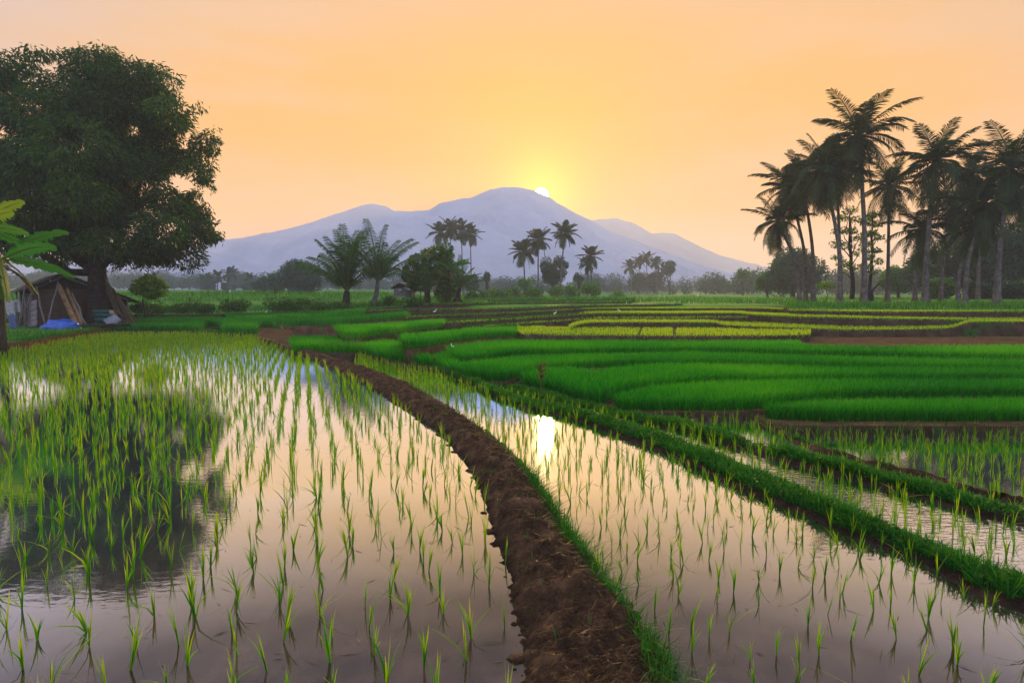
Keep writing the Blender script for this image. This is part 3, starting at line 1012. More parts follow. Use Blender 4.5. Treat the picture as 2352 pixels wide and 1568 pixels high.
tag(mb.build('rice_crop', M['rice']), 'dense dark green rice crop standing on the stepped terraces', 'rice', kind='stuff')

# lime rice in rows on the upper terraces, and grass on every terrace lip
mb = MB()
for key, dens, dep, off, ab, h, w in [('E1', 110, 6.5, 0.25, ['E2', 'E3'], 0.10, 0.016), ('E2', 80, 5.5, 0.2, ['E3', 'E4'], 0.10, 0.018),
                                      ('E3', 25, 2.5, 0.2, ['E4'], 0.10, 0.018), ('E4', 60, 8.0, 0.2, ['E5'], 0.10, 0.02),
                                      ('E5', 60, 6.0, 0.2, ['E6', 'I1'], 0.10, 0.022)]:
    pt = plant_points(key, dens, dep, off, ab)
    px, _, _ = project(pt)
    if key in ('E4', 'E5', 'E3'):
        pt = pt[px > 1330 + 60 * rng.random(len(px))]
    if key == 'E1':   # two narrow mud gaps across the lime field
        g = np.abs((pt[:, 0] - (1.2 + 0.1 * (pt[:, 1] - 20)))) if False else None
        px, py, _ = project(pt)
        pt = pt[~(((px > 1463 + (772 - py) * 0.4) & (px < 1470 + (772 - py) * 0.4)) | ((px > 1545) & (px < 1553)))]
    crop(mb, pt, h, 0.3, w, 0.5, (0.15, 1.0))
def lip(key, per_m, h, w, back=0.15, x0=-1e9, x1=1e9, tint=(0.2, 1.0)):
    F, rad = SLABS[key]['F'], SLABS[key]['rad']
    L = np.sum(np.linalg.norm(np.diff(F, axis=0), axis=1))
    n = int(L * per_m)
    q = rng.random(n) * (len(F) - 1)
    i = q.astype(int)
    u = q - i
    p = F[i] * (1 - u)[:, None] + F[i + 1] * u[:, None]
    d = (rng.random(n) ** 1.5) * back - 0.05
    p[:, :2] += rad[i] * d[:, None]
    p[:, 2] -= np.maximum(-d, 0) * 1.5
    px, py, dep = project(p)
    p = p[(px > max(-100, x0)) & (px < min(2460, x1))]
    clump = fbm(p[:, 0] * 1.3, p[:, 1] * 1.3, 3, 12) + 0.5
    p = p[rng.random(len(p)) < np.clip(clump * 1.5 - 0.1, 0.15, 1)]
    crop(mb, p, h, 0.5, w, 0.9, tint)
for key, n, h, w, bk in [('E1', 50, 0.07, 0.014, 0.2), ('E2', 80, 0.07, 0.016, 0.2), ('E3', 70, 0.07, 0.016, 0.15), ('E4', 70, 0.08, 0.018, 0.15),
                         ('E5', 70, 0.08, 0.02, 0.2), ('E6', 45, 0.10, 0.025, 0.3), ('E7', 40, 0.12, 0.03, 0.4)]:
    lip(key, n, h, w, bk, tint=(0.0, 0.55))
tag(mb.build('lime_rice', M['lime']), 'bright lime young rice on the upper terraces', 'rice', kind='stuff')

mb = MB()
for key, n, h, w, bk in [('E3', 40, 0.07, 0.016, 0.2), ('E4', 40, 0.08, 0.018, 0.2), ('E5', 50, 0.09, 0.02, 0.25), ('E6', 100, 0.14, 0.03, 0.5), ('E7', 100, 0.16, 0.035, 0.8), ('E8', 80, 0.2, 0.04, 0.8),
                         ('T1', 120, 0.07, 0.008, 0.10), ('G1b', 160, 0.12, 0.016, 0.3), ('G2b', 160, 0.12, 0.014, 0.3), ('H2', 160, 0.16, 0.02, 0.4),
                         ('H1', 160, 0.12, 0.018, 0.2), ('I1', 70, 0.16, 0.025, 1.0), ('bank', 180, 0.16, 0.018, 0.9)]:
    lip(key, n, h, w, bk)
# weeds spread over the mound, bank and upper-left terrace
for key, dens, dep, off, ab, h, w in [('I1', 40, 12.0, 0.2, [], 0.34, 0.03), ('U1', 45, 8.0, 0.1, [], 0.45, 0.04), ('bank', 55, 9.0, 0.1, ['H1'], 0.22, 0.022),
                                      ('E7', 25, 8.0, 0.2, ['E8'], 0.25, 0.04)]:
    pt = plant_points(key, dens, dep, off, ab)
    cl = fbm(pt[:, 0] * 0.5, pt[:, 1] * 0.5, 3, 31) + 0.5
    crop(mb, pt[rng.random(len(pt)) < np.clip(cl * 2 - 0.4, 0.05, 1)], h, 0.5, w, 0.8, (0.1, 1.0))
# green meadow of the far plateau
n = 26000
Yv = 47 + 60 * rng.random(n) ** 1.6
Xv = (rng.random(n) * 1.9 - 0.95) * Yv
pt = np.stack([Xv, Yv, ground_h(Xv, Yv)], 1)
keep = np.ones(n, bool)
for k in ('E5', 'E6', 'E7', 'E8', 'I1', 'U1'):
    keep &= ~inside(pt, SLABS[k]['poly'])
crop(mb, pt[keep], 0.42, 0.5, 0.06, 0.9, (0.55, 1.0))
tag(mb.build('terrace_grass', M['grass']), 'wild green grass along the terrace lips and meadow', 'grass', kind='stuff')

# ------------------------------------------------------------------ grass, straw and clods on the bunds
def on_ribbon(Dk, n, t0, t1, power=1.0):
    G = Dk['G']
    a, b = G.shape[:2]
    # even per metre
    midp = G[:, b // 2]
    s = np.concatenate([[0], np.cumsum(np.linalg.norm(np.diff(midp, axis=0), axis=1))])
    q = np.interp(rng.random(n) * s[-1], s, np.arange(a))
    i = np.clip(q.astype(int), 0, a - 2)
    t = t0 + (t1 - t0) * rng.random(n) ** power
    j = np.clip(((t + 0.10) / 1.20) * (b - 1), 0, b - 1.001)
    jj = j.astype(int)
    fu, fv = (q - i)[:, None], (j - jj)[:, None]
    p = (G[i, jj] * (1 - fu) + G[i + 1, jj] * fu) * (1 - fv) + (G[i, jj + 1] * (1 - fu) + G[i + 1, jj + 1] * fu) * fv
    return p


mb = MB()
def bund_grass(Dk, n, t0, t1, h, w, thr, seed, ymin=-1, ymax=99, lean=1.3):
    p = on_ribbon(Dk, n, t0, t1)
    cl = fbm(p[:, 0] * 1.6, p[:, 1] * 1.6, 3, seed) + 0.5
    k = (cl > thr + 0.15 * (rng.random(n) - 0.5)) & (p[:, 1] > ymin) & (p[:, 1] < ymax)
    px, py, dep = project(p)
    k &= (px > -400) & (px < 2900) & (py < 1800) & (p[:, 1] > 0.7)
    p = p[k]
    near = np.clip(np.linalg.norm(p[:, :2], axis=1) / 4.0, 0.5, 2.2)
    N = len(p)
    mb.blades(p - np.array((0, 0, 0.01)), h * (0.35 + 0.8 * rng.random(N)) * (0.5 + 1.1 * fbm(p[:, 0] * 5, p[:, 1] * 5, 2, seed + 40) + 0.55), w * near * (0.6 + 0.8 * rng.random(N)), rng.random(N) * 6.283,
              lean * rng.random(N), rng.normal(0, 0.9, N), np.clip(rng.normal(0.42, 0.22, N), 0, 1), True)
bund_grass(D2, 60000, 0.10, 1.02, 0.10, 0.0065, 0.36, 71)
bund_grass(D3, 46000, 0.10, 1.02, 0.10, 0.0075, 0.34, 72)
bund_grass(D4, 2500, 0.2, 0.9, 0.06, 0.007, 0.60, 73)
bund_grass(D1, 24000, 0.80, 1.07, 0.16, 0.0048, 0.26, 74, 0.7, 5.2, 1.6)
bund_grass(D1, 3200, 0.90, 1.06, 0.10, 0.0055, 0.45, 75, 4.0, 20)
bund_grass(D1, 1500, 0.1, 0.85, 0.05, 0.0050, 0.50, 76, 0.7, 12)
bund_grass(D1, 500, -0.02, 0.15, 0.05, 0.0050, 0.55, 78, 0.7, 14)
tag(mb.build('bund_grass', M['grass']), 'short green grass sprouting on the earth bunds', 'grass', kind='stuff')

# low broad-leaved weeds on the grassy bunds
mb = MB()
for Dk, n in ((D2, 22000), (D3, 13000)):
    p = on_ribbon(Dk, n, 0.1, 0.98)
    px, py, dep = project(p)
    cl = fbm(p[:, 0] * 1.6, p[:, 1] * 1.6, 3, 71) + 0.5
    p = p[(px > -400) & (px < 2900) & (py < 1800) & (cl > 0.33) & (p[:, 1] > 0.7)]
    N = len(p)
    d = rng.normal(size=(N, 3)) * np.array((1, 1, 0.4)) + np.array((0, 0, 0.35))
    p[:, 2] += 0.005 + 0.05 * rng.random(N)
    mb.leaves(p, d, 0.025 + 0.03 * rng.random(N), 0.010 + 0.012 * rng.random(N), np.clip(rng.normal(0.4, 0.25, N), 0, 1))
p = on_ribbon(D1, 4500, 0.82, 1.03)
p = p[(p[:, 1] > 0.7) & (p[:, 1] < 7)]
N = len(p)
d = rng.normal(size=(N, 3)) * np.array((1, 1, 0.4)) + np.array((0, 0, 0.5))
p[:, 2] += 0.01 + 0.03 * rng.random(N)
mb.leaves(p, d, 0.022 + 0.028 * rng.random(N), 0.010 + 0.010 * rng.random(N), np.clip(rng.normal(0.45, 0.25, N), 0, 1))
tag(mb.build('bund_weeds', M['weed']), 'small broad leaved weeds creeping over the bunds', 'weeds', kind='stuff')

# straw and root fibres pressed into the mud
mb = MB()
for Dk, n, w in ((D1, 60000, 1.25), (D4, 2500, 2.0)):
    p = on_ribbon(Dk, n, 0.02, 0.95)
    p = p[(p[:, 1] > 0.7) & (p[:, 1] < 14)]
    N = len(p)
    a = rng.normal(0.35, 0.7, N)
    L = 0.015 + 0.085 * rng.random(N) ** 2.6
    d = np.stack([np.cos(a), np.sin(a), rng.normal(0.02, 0.16, N)], 1)
    p[:, 2] += 0.002
    wd = w * (0.0018 + 0.0026 * rng.random(N) ** 2)
    mb.leaves(p, d, L, wd, np.clip(rng.normal(0.35, 0.28, N), 0, 1), 0, 0.1)
tag(mb.build('straw_litter', M['straw']), 'brown straw and root fibres on the bare earth bund', 'straw', kind='stuff')

# ------------------------------------------------------------------ rice seedlings in the ponds
def clump(mb, c, h, nb, w, fine, tint0=0.45, spread=0.55):
    a = rng.random(nb) * 6.283
    r = 0.012 * np.sqrt(rng.random(nb))
    root = np.stack([c[0] + r * np.cos(a), c[1] + r * np.sin(a), np.full(nb, c[2] - 0.012)], 1)
    lean = np.abs(rng.normal(0.06, spread * 0.30, nb)) + (rng.random(nb) < 0.10) * rng.random(nb) * 1.6
    tilt = rng.random() * 6.283
    mb.blades(root, h * (0.55 + 0.5 * rng.random(nb)), np.full(nb, w) * (0.7 + 0.6 * rng.random(nb)), np.where(rng.random(nb) < 0.4, tilt, a), lean,
              rng.normal(0, 0.7, nb), np.clip(rng.normal(tint0, 0.20, nb) + (rng.random(nb) < 0.12) * 0.5, 0, 1), fine)


def grid_points(poly, z, step, jit, angle, x0, x1, y0, y1, skip):
    u = np.arange(-60, 60, step)
    a, b = np.meshgrid(u, u, indexing='ij')
    a = a.ravel() + rng.normal(0, jit, a.size)
    b = b.ravel() + rng.normal(0, jit, b.size)
    ca, sa = math.cos(angle), math.sin(angle)
    P = np.stack([a * ca - b * sa, a * sa + b * ca], 1)
    k = (P[:, 0] > x0) & (P[:, 0] < x1) & (P[:, 1] > y0) & (P[:, 1] < y1)
    P = P[k]
    k = inside(P, poly)
    for Dk in (D1, D2, D3, D4):
        k &= ~inside(P, Dk['poly'])
    P = P[k]
    P = P[rng.random(len(P)) > skip]
    P3 = np.concatenate([P, np.full((len(P), 1), z)], 1)
    px, py, dep = project(P3)
    k = (px > -700) & (px < 3050) & (py < 1900) & (P3[:, 1] > 0.9)
    return P3[k]


ponds = []
for nm, poly, z, st, ang_, h, sk in [('A', PA, zA, 0.210, 0.35, 0.205, 0.12), ('B', PB, zB, 0.185, 0.62, 0.175, 0.14), ('C', PC, zC, 0.17, 0.6, 0.19, 0.12),
                                     ('D', PD, zD, 0.17, 0.5, 0.17, 0.15), ('E', PE, zE, 0.17, 0.3, 0.17, 0.12)]:
    P = grid_points(poly, z, st, 0.028, ang_, -40, 22, 0.9, 31, sk)
    ppx, ppy, _ = project(P)
    for p, qx, qy in zip(P, ppx, ppy):
        off_view = not (-20 < qx < 2372 and qy < 1600)
        ponds.append((math.hypot(p[0], p[1]), nm, p, h, off_view))
ponds.sort(key=lambda q: q[0] + (100 if q[4] else 0))
# the nearest are plants of their own, copies of a few built ones
VAR = []
for k in range(26):
    mb = MB()
    nb = int(rng.integers(5, 12))
    clump(mb, (0, 0, 0), 1.0, nb, 0.038 if k % 3 else 0.032, True, 0.42 + 0.2 * rng.random(), 0.55)
    V = mb
    o = V.build('rice_seedling', M['seedling'])
    VAR.append(o.data)
    bpy.data.objects.remove(o)
LBL = {'A': 'young green rice seedling standing in the still water left of the bare earth bund',
       'B': 'short green rice seedling in the water between the bare bund and the grassy bund',
       'C': 'thin green rice seedling in the narrow rippled pond beyond the first grassy bund',
       'D': 'green rice seedling in the slim pond beside the brown bund', 'E': 'green rice seedling in the dark water at far right'}
GRP = {'A': 'rice seedlings in the left pond', 'B': 'rice seedlings in the pond right of the bare bund', 'C': 'rice seedlings in the narrow rippled pond',
       'D': 'rice seedlings in the slim pond', 'E': 'rice seedlings in the dark right pond'}
NEAR = 300
for i, (dist, nm, p, h, ov) in enumerate(ponds[:NEAR]):
    o = bpy.data.objects.new('rice_seedling', VAR[int(rng.integers(0, len(VAR)))])
    o.location = p
    s = h * (0.75 + 0.45 * rng.random())
    o.scale = (s * 0.95, s * 0.95, s)
    o.rotation_euler = (rng.normal(0, 0.10), rng.normal(0, 0.10), rng.normal(0, 1.2))
    tag(o, LBL[nm], 'rice seedling', GRP[nm])
    col.objects.link(o)
mb = MB()
for dist, nm, p, h, ov in ponds[NEAR:]:
    far = dist > 11
    k = 1.0 + max(0, dist - 8) * 0.055
    clump(mb, p, h * (0.8 + 0.45 * rng.random()) * (1.06 if dist > 8 else 1.0), int(rng.integers(5, 10)) if not far else int(rng.integers(5, 9)), 0.0062 * min(k, 2.4), not far,
          0.5 + (0.16 if far else 0.05), 0.5)
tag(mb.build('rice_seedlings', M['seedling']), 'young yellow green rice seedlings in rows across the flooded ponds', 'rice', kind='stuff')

# mud lumps along the foot of the bare bund
mb = MB()
for k in range(420):
    left = k % 3 != 0
    p = on_ribbon(D1, 1, -0.06 if left else 0.97, 0.03 if left else 1.06)[0]
    if not (0.8 < p[1] < 12):
        continue
    r_ = 0.010 + 0.032 * rng.random() ** 2.5
    n1, n2 = 7, 5
    T, Ph = np.meshgrid(np.linspace(0, 2 * np.pi, n1), np.linspace(-0.4, np.pi / 2, n2), indexing='ij')
    q = 1 + 0.5 * (rng.random((n1, n2)) - 0.5)
    q[-1] = q[0]
    q[:, -1] = 1
    mb.grid(np.stack([p[0] + r_ * q * np.cos(T) * np.cos(Ph) * 1.3, p[1] + r_ * q * np.sin(T) * np.cos(Ph), (zA if left else zB) - 0.003 + 0.6 * r_ * q * np.sin(Ph)], -1), mat=0)
tag(mb.build('mud_lumps', M['mud'], smooth=True), 'small mud lumps fallen into the water along the bare bund', 'mud', kind='stuff')

# floating straw bits
mb = MB()
n = 600
Yv = 1.2 + 8 * rng.random(n) ** 1.3
Xv = (rng.random(n) * 2 - 1) * 0.95 * Yv
pt = np.stack([Xv, Yv, Yv * 0], 1)
for poly, z in ((PA, zA), (PB, zB)):
    k = inside(pt, poly)
    for Dk in (D1, D2):
        k &= ~inside(pt, Dk['poly'])
    q = pt[k].copy()
    q[:, 2] = z + 0.004
    N = len(q)
    a = rng.random(N) * 6.283
    mb.leaves(q, np.stack([np.cos(a), np.sin(a), rng.normal(0.0, 0.03, N)], 1), 0.03 + 0.13 * rng.random(N) ** 2, 0.0022 + 0.0022 * rng.random(N), np.clip(rng.normal(0.4, 0.25, N), 0, 1), 0, 0.15)
tag(mb.build('floating_straw', M['straw']), 'bits of dead straw floating on the pond water', 'straw', kind='stuff')


# ------------------------------------------------------------------ plants: generators
def lobes_in(c, r, n, size, flat=0.8, seed=None, shell=0.55):
    """random leaf clumps filling an ellipsoid"""
    out = []
    for k in range(n):
        while True:
            v = rng.normal(size=3)
            v /= np.linalg.norm(v)
            rad_ = shell + (1 - shell) * rng.random()
            p = v * rad_
            if p[2] > -0.9:
                break
        s = size * (0.7 + 0.6 * rng.random())
        out.append((c[0] + p[0] * r[0], c[1] + p[1] * r[1], c[2] + p[2] * r[2], s, s, s * flat))
    return np.array(out)


def crown(mb, lobes, n, length, width, droop=0.5, tint=(0.1, 0.9), clumpvar=0.25, shell=0.45, test=None):
    vol = lobes[:, 3] * lobes[:, 4]
    w = vol / vol.sum()
    idx = rng.choice(len(lobes), n, p=w)
    v = rng.normal(size=(n, 3))
    v /= np.linalg.norm(v, axis=1)[:, None]
    rr = (shell + (1 - shell) * rng.random(n) ** 0.6)
    pos = lobes[idx, :3] + v * lobes[idx, 3:6] * rr[:, None]
    d = v * np.array((1, 1, 0.5)) + rng.normal(0, 0.45, (n, 3)) + np.array((0, 0, -droop))
    base = (rng.random(len(lobes)) - 0.5) * clumpvar
    tn = np.clip(tint[0] + (tint[1] - tint[0]) * rng.random(n) ** 1.5 + base[idx], 0, 1)
    if test is not None:
        k = test(pos)
        pos, d, tn = pos[k], d[k], tn[k]
        n = len(pos)
    mb.leaves(pos, d, length * (0.7 + 0.6 * rng.random(n)), width * (0.7 + 0.6 * rng.random(n)), tn)


def limb_path(a, b, n=6, sag=0.0, wob=0.1):
    a, b = np.asarray(a, float), np.asarray(b, float)
    t = np.linspace(0, 1, n)[:, None]
    P = a * (1 - t) + b * t
    L = np.linalg.norm(b - a)
    P[1:-1] += rng.normal(0, wob * L * 0.2, (n - 2, 3))
    P[:, 2] += sag * L * np.sin(np.pi * t[:, 0])
    return P


def tree(name, base, top_h, lobes, nleaf, leaf, mat, label, cat='tree', group=None, trunk_r=0.2, limbs=6, droop=0.5, bark='dark_bark', tint=(0.1, 0.9), fork=0.35, lean=(0, 0), cvar=0.3):
    base = np.asarray(base, float)
    root = empty(name, base, label, cat, group)
    mb = MB()
    ft = base + np.array((lean[0], lean[1], top_h * fork))
    P = limb_path(base - np.array((0, 0, 0.15)), ft, 6, 0, 0.12)
    mb.tube(P, np.linspace(trunk_r * 1.25, trunk_r * 0.75, 6), 9, rough=0.15)
    pick = rng.choice(len(lobes), min(limbs, len(lobes)), replace=False)
    for i in pick:
        Q = limb_path(ft - np.array((0, 0, 0.1 * top_h * rng.random())), lobes[i, :3], 6, 0.04, 0.2)
        mb.tube(Q, np.linspace(trunk_r * 0.55, trunk_r * 0.10, 6), 6, rough=0.1)
    t = mb.build('trunk', M[bark], root, True, origin=base)
    mb = MB()
    crown(mb, lobes, nleaf, leaf[0], leaf[1], droop, tint, cvar)
    mb.build('crown', M[mat], root, origin=base)
    return root


def palm(base, crown_c, label, group=None, frond=2.6, nf=24, tr=0.16, bend=None, name='coconut_palm', mat='palm', bark='bark', nleaf=46, elev=(82, -48), curve=75, lw=0.055, ll=0.30, via=None, dead=0, hang=0.30):
    base = np.asarray(base, float)
    cc = np.asarray(crown_c, float)
    root = empty(name, base, label, 'palm', group)
    mb = MB()
    if via is None:
        m_ = base * 0.55 + cc * 0.45
        m_[:2] += (cc - base)[:2] * -0.12
        if bend is not None:
            m_ = m_ + np.asarray(bend)
    else:
        m_ = np.asarray(via, float)
    P = resample(np.array([base - np.array((0, 0, 0.2)), m_, cc]), 0.35)
    n = len(P)
    s = np.linspace(0, 1, n)
    rad_ = tr * (1 - 0.45 * s) * (1 + 0.9 * np.exp(-s * 14)) * (1 + 0.06 * (np.arange(n) % 2))
    mb.tube(P, rad_, 9)
    mb.build('trunk', M[bark], root, True, origin=base)
    mb = MB()
    for k in range(nf):
        f = (k + 0.5) / nf
        az = k * 2.39996 + rng.normal(0, 0.15)
        el = R(elev[0] + (elev[1] - elev[0]) * f ** 1.0 + rng.normal(0, 6))
        L = frond * (0.82 + 0.3 * rng.random()) * (0.85 if f < 0.12 else 1.0)
        bend_ = R(curve * (0.55 + 0.5 * rng.random()) * (0.55 + 0.6 * f))
        m = 12
        t = np.linspace(0, 1, m)
        e = el - bend_ * t ** 1.4
        e = np.maximum(e, R(-86))
        hx = np.concatenate([[0], np.cumsum((np.cos(e[:-1]) + np.cos(e[1:])) / 2 / (m - 1))]) * L
        hz = np.concatenate([[0], np.cumsum((np.sin(e[:-1]) + np.sin(e[1:])) / 2 / (m - 1))]) * L
        hd = np.array((math.cos(az), math.sin(az), 0))
        C = cc + np.outer(hx, hd) + np.outer(hz, (0, 0, 1.0))
        mb.tube(C, np.linspace(0.045, 0.008, m) * (frond / 2.6), 4, 0.75, cap=False)
        # leaflets
        q = np.linspace(0.14, 0.995, nleaf)
        cpt = np.stack([np.interp(q, t, C[:, i]) for i in range(3)], 1)
        ee = np.interp(q, t, e)
        tg = np.outer(np.cos(ee), hd) + np.outer(np.sin(ee), (0, 0, 1.0))
        side = np.cross(hd, (0, 0, 1.0))
        nrm = np.cross(side, tg)
        prof = np.sin(np.clip((q - 0.02) / 0.98, 0, 1) ** 0.75 * np.pi * 0.93) ** 0.7 + 0.08
        tnt = np.clip(rng.normal(0.30 + 0.25 * f, 0.12, nleaf), 0, 1)
        for sg in (-1, 1):
            d = side * sg * 0.95 + tg * (0.45 + 0.6 * q[:, None]) + np.array((0, 0, -hang)) + nrm * 0.12 + rng.normal(0, 0.09, (nleaf, 3))
            d /= np.linalg.norm(d, axis=1)[:, None]
            ln = frond * ll * prof * (0.85 + 0.3 * rng.random(nleaf))
            tip = cpt + d * ln[:, None] + np.array((0, 0, -1.0)) * (ln * 0.16)[:, None]
            wv = tg * lw * frond / 2.6 * 0.5
            mid_ = cpt + d * (ln * 0.5)[:, None]
            V = np.stack([cpt - wv * 0.5, cpt + wv * 0.5, mid_ + wv, tip, mid_ - wv], 1).reshape(-1, 3)
            F = np.arange(nleaf)[:, None] * 5 + np.arange(5)
            mb.add(V, F, np.repeat(tnt, 5))
    mb.build('crown', M[mat], root, origin=base)
    if dead:
        mb = MB()
        for k in range(dead):
            az = rng.random() * 6.283
            hd = np.array((math.cos(az), math.sin(az), 0))
            L = frond * (0.55 + 0.3 * rng.random())
            t = np.linspace(0, 1, 8)
            C = cc + np.outer(0.25 * np.sqrt(t) * L * 0.5, hd) - np.outer(t * L, (0, 0, 1.0))
            mb.tube(C, np.linspace(0.04, 0.01, 8), 4, 0.4, cap=False)
            n_ = 60
            q = 0.15 + 0.85 * rng.random(n_)
            p = np.stack([np.interp(q, t, C[:, i]) for i in range(3)], 1)
            d = rng.normal(0, 0.3, (n_, 3)) + np.array((0, 0, -1.0))
            mb.leaves(p, d, frond * 0.2 * (0.5 + rng.random(n_)), np.full(n_, 0.04), rng.random(n_) * 0.5)
        mb.build('dead_fronds', M['dry_leaf'], root, origin=base)
    return root


def bush(base, r, hgt, n, leaf, mat, label, name='bush', cat='bush', group=None, nl=9, tint=(0.1, 0.95), droop=0.15, shell=0.3):
    base = np.asarray(base, float)
    c = base + np.array((0, 0, hgt * 0.5))
    lb = lobes_in(c, (r, r * 0.8, hgt * 0.45), nl, r * 0.42, 0.85, shell=shell)
    root = empty(name, base, label, cat, group)
    mb = MB()
    for i in range(4):
        mb.tube(limb_path(base - np.array((0, 0, 0.1)), lb[i % nl, :3], 4, 0, 0.2), np.linspace(0.04, 0.012, 4) * max(1, r * 0.7), 5)
    mb.build('stem', M['dark_bark'], root, origin=base)
    mb = MB()
    crown(mb, lb, n, leaf[0], leaf[1], droop, tint, 0.3, 0.2)
    mb.build('foliage', M[mat], root, origin=base)
    return root


def at(px, py, Y):
    return PY(px, py, Y)


# ------------------------------------------------------------------ the big mango tree at left
YM = 34.0
tb = at(226, 745, YM)
outline = [(35, 150, 74), (130, 140, 70), (235, 148, 74), (330, 160, 70), (400, 205, 62), (448, 290, 56), (455, 345, 56), (440, 400, 52), (425, 470, 55), (455, 520, 58),
           (440, 570, 52), (375, 575, 60), (300, 590, 54), (240, 600, 50), (170, 585, 62), (110, 560, 64), (40, 560, 75), (-40, 500, 90), (-70, 400, 95), (-90, 280, 95), (-50, 190, 85),
           (60, 250, 85), (160, 240, 80), (260, 250, 85), (350, 285, 78), (385, 360, 75), (330, 400, 85), (240, 360, 85), (130, 370, 85), (40, 380, 85), (60, 470, 80), (170, 480, 80), (270, 490, 80), (360, 490, 70), (300, 310, 70), (200, 300, 70), (400, 430, 60), (210, 430, 80)]
lb = []
for (a, b, r_) in outline:
    for rep in range(4):
        Yv = YM + rng.normal(0, 2.9)
        p = at(a + rng.normal(0, 20), b + rng.normal(0, 20), YM)
        p[1] = Yv
        rr2 = r_ / FPX * YM * (0.66 + 0.30 * rng.random())
        lb.append((p[0], p[1], p[2], rr2, rr2, rr2 * 0.72))
lb = np.array(lb)
OUT = np.array([at(a, b, YM)[[0, 2]] for a, b in [(-330, 420), (-300, 250), (-200, 150), (-60, 118), (40, 112), (60, 103), (130, 116), (200, 104), (225, 101), (290, 108), (340, 118), (382, 135), (405, 165), (428, 180), (440, 215),
                                                 (470, 235), (492, 258), (508, 285), (505, 345), (492, 360), (497, 385), (484, 410), (492, 440), (470, 450), (482, 480), (500, 520), (512, 545), (498, 562), (490, 590), (470, 615), (440, 622),
                                                 (400, 612), (360, 618), (330, 640), (290, 635), (250, 640), (200, 625), (150, 650), (90, 640), (40, 660), (-60, 640), (-200, 600)]])
OC = at(200, 380, YM)[[0, 2]]
root = empty('mango_tree', tb, 'huge dark rounded tree with dense drooping leaves behind the thatched hut', 'tree')
mb = MB()
fork_ = tb + np.array((0.1, 0, 4.0))
mb.tube(np.array([tb - (0, 0, 0.3), tb + (0, 0, 0.5), tb + (0.05, 0, 2.0), fork_]), [0.8, 0.58, 0.5, 0.46], 14, rough=0.12)
good = np.where(inside(OC + (lb[:, [0, 2]] - OC) * 1.45, OUT))[0]
for i in rng.choice(good, 26, replace=False):
    mb.tube(limb_path(fork_ - (0, 0, rng.random() * 1.0), lb[i, :3], 7, 0.05, 0.25), np.linspace(0.26, 0.03, 7), 7, rough=0.1)
mb.build('trunk', M['dark_bark'], root, True, origin=tb)
LEAF_TEST = lambda p: inside(OC + ((p[:, [0, 2]] - (0, CAM_H)) * (YM / p[:, 1])[:, None] + (0, CAM_H) - OC) / np.sqrt(np.maximum(0.04, 1 - ((p[:, 1] - YM) / 7.2) ** 2))[:, None] * (1 + 0.022 * rng.normal(size=(len(p), 1))), OUT)
mb = MB()
HOLES = lambda p: LEAF_TEST(p) & (fbm(p[:, 0] * 0.75 + p[:, 1] * 0.35, p[:, 2] * 0.9 - p[:, 1] * 0.2, 3, 61) < 0.17 + 0.05 * rng.normal(size=len(p)))
crown(mb, lb, 190000, 0.30, 0.085, 0.8, (0.0, 0.95), 0.35, 0.35, HOLES)
mb.build('crown', M['mango'], root, origin=tb)

# ------------------------------------------------------------------ banana plant at the left edge
def banana_leaf(mb, base, d, L, W, bend, tint, tears=0.25, roll=0.0):
    """a broad blade either side of a midrib, arching over"""
    d = np.asarray(d, float)
    hd = np.array((d[0], d[1], 0.0))
    hd /= np.linalg.norm(hd) + 1e-9
    el = math.atan2(d[2], math.hypot(d[0], d[1]))
    m = 44
    t = np.linspace(0, 1, m)
    e = el - bend * t ** 1.3
    C = [np.asarray(base, float)]
    for k in range(1, m):
        C.append(C[-1] + (hd * math.cos(e[k]) + np.array((0, 0, math.sin(e[k])))) * L / (m - 1))
    C = np.array(C)
    side = np.cross(hd, (0, 0, 1.0))
    ev = e[len(e) // 2]
    nr_ = -hd * math.sin(ev) + np.array((0, 0, math.cos(ev)))
    side = side * math.cos(roll) + nr_ * math.sin(roll)
    prof = np.where(t < 0.12, t / 0.12 * 0.25, np.sin(np.clip((t - 0.05) / 0.98, 0, 1) * np.pi) ** 0.45)
    prof[-1] = 0.0
    for sg in (-1, 1):
        cols = []
        for k, f in enumerate((0.0, 0.5, 1.0)):
            edge = prof * W * 0.5 * f * (1 - (tears * rng.random(m) if f == 1.0 else 0))
            cols.append(C + side * sg * edge[:, None] + np.array((0, 0, 1.0)) * (0.22 * edge * (1 - 1.3 * f))[:, None])
        mb.grid(np.stack(cols, 1), np.full((m, 3), tint) + np.array([0.15, 0, 0.05 * sg]))
    mb.tube(C[:-1], np.linspace(0.035, 0.008, m - 1), 5, 0.95, cap=False)


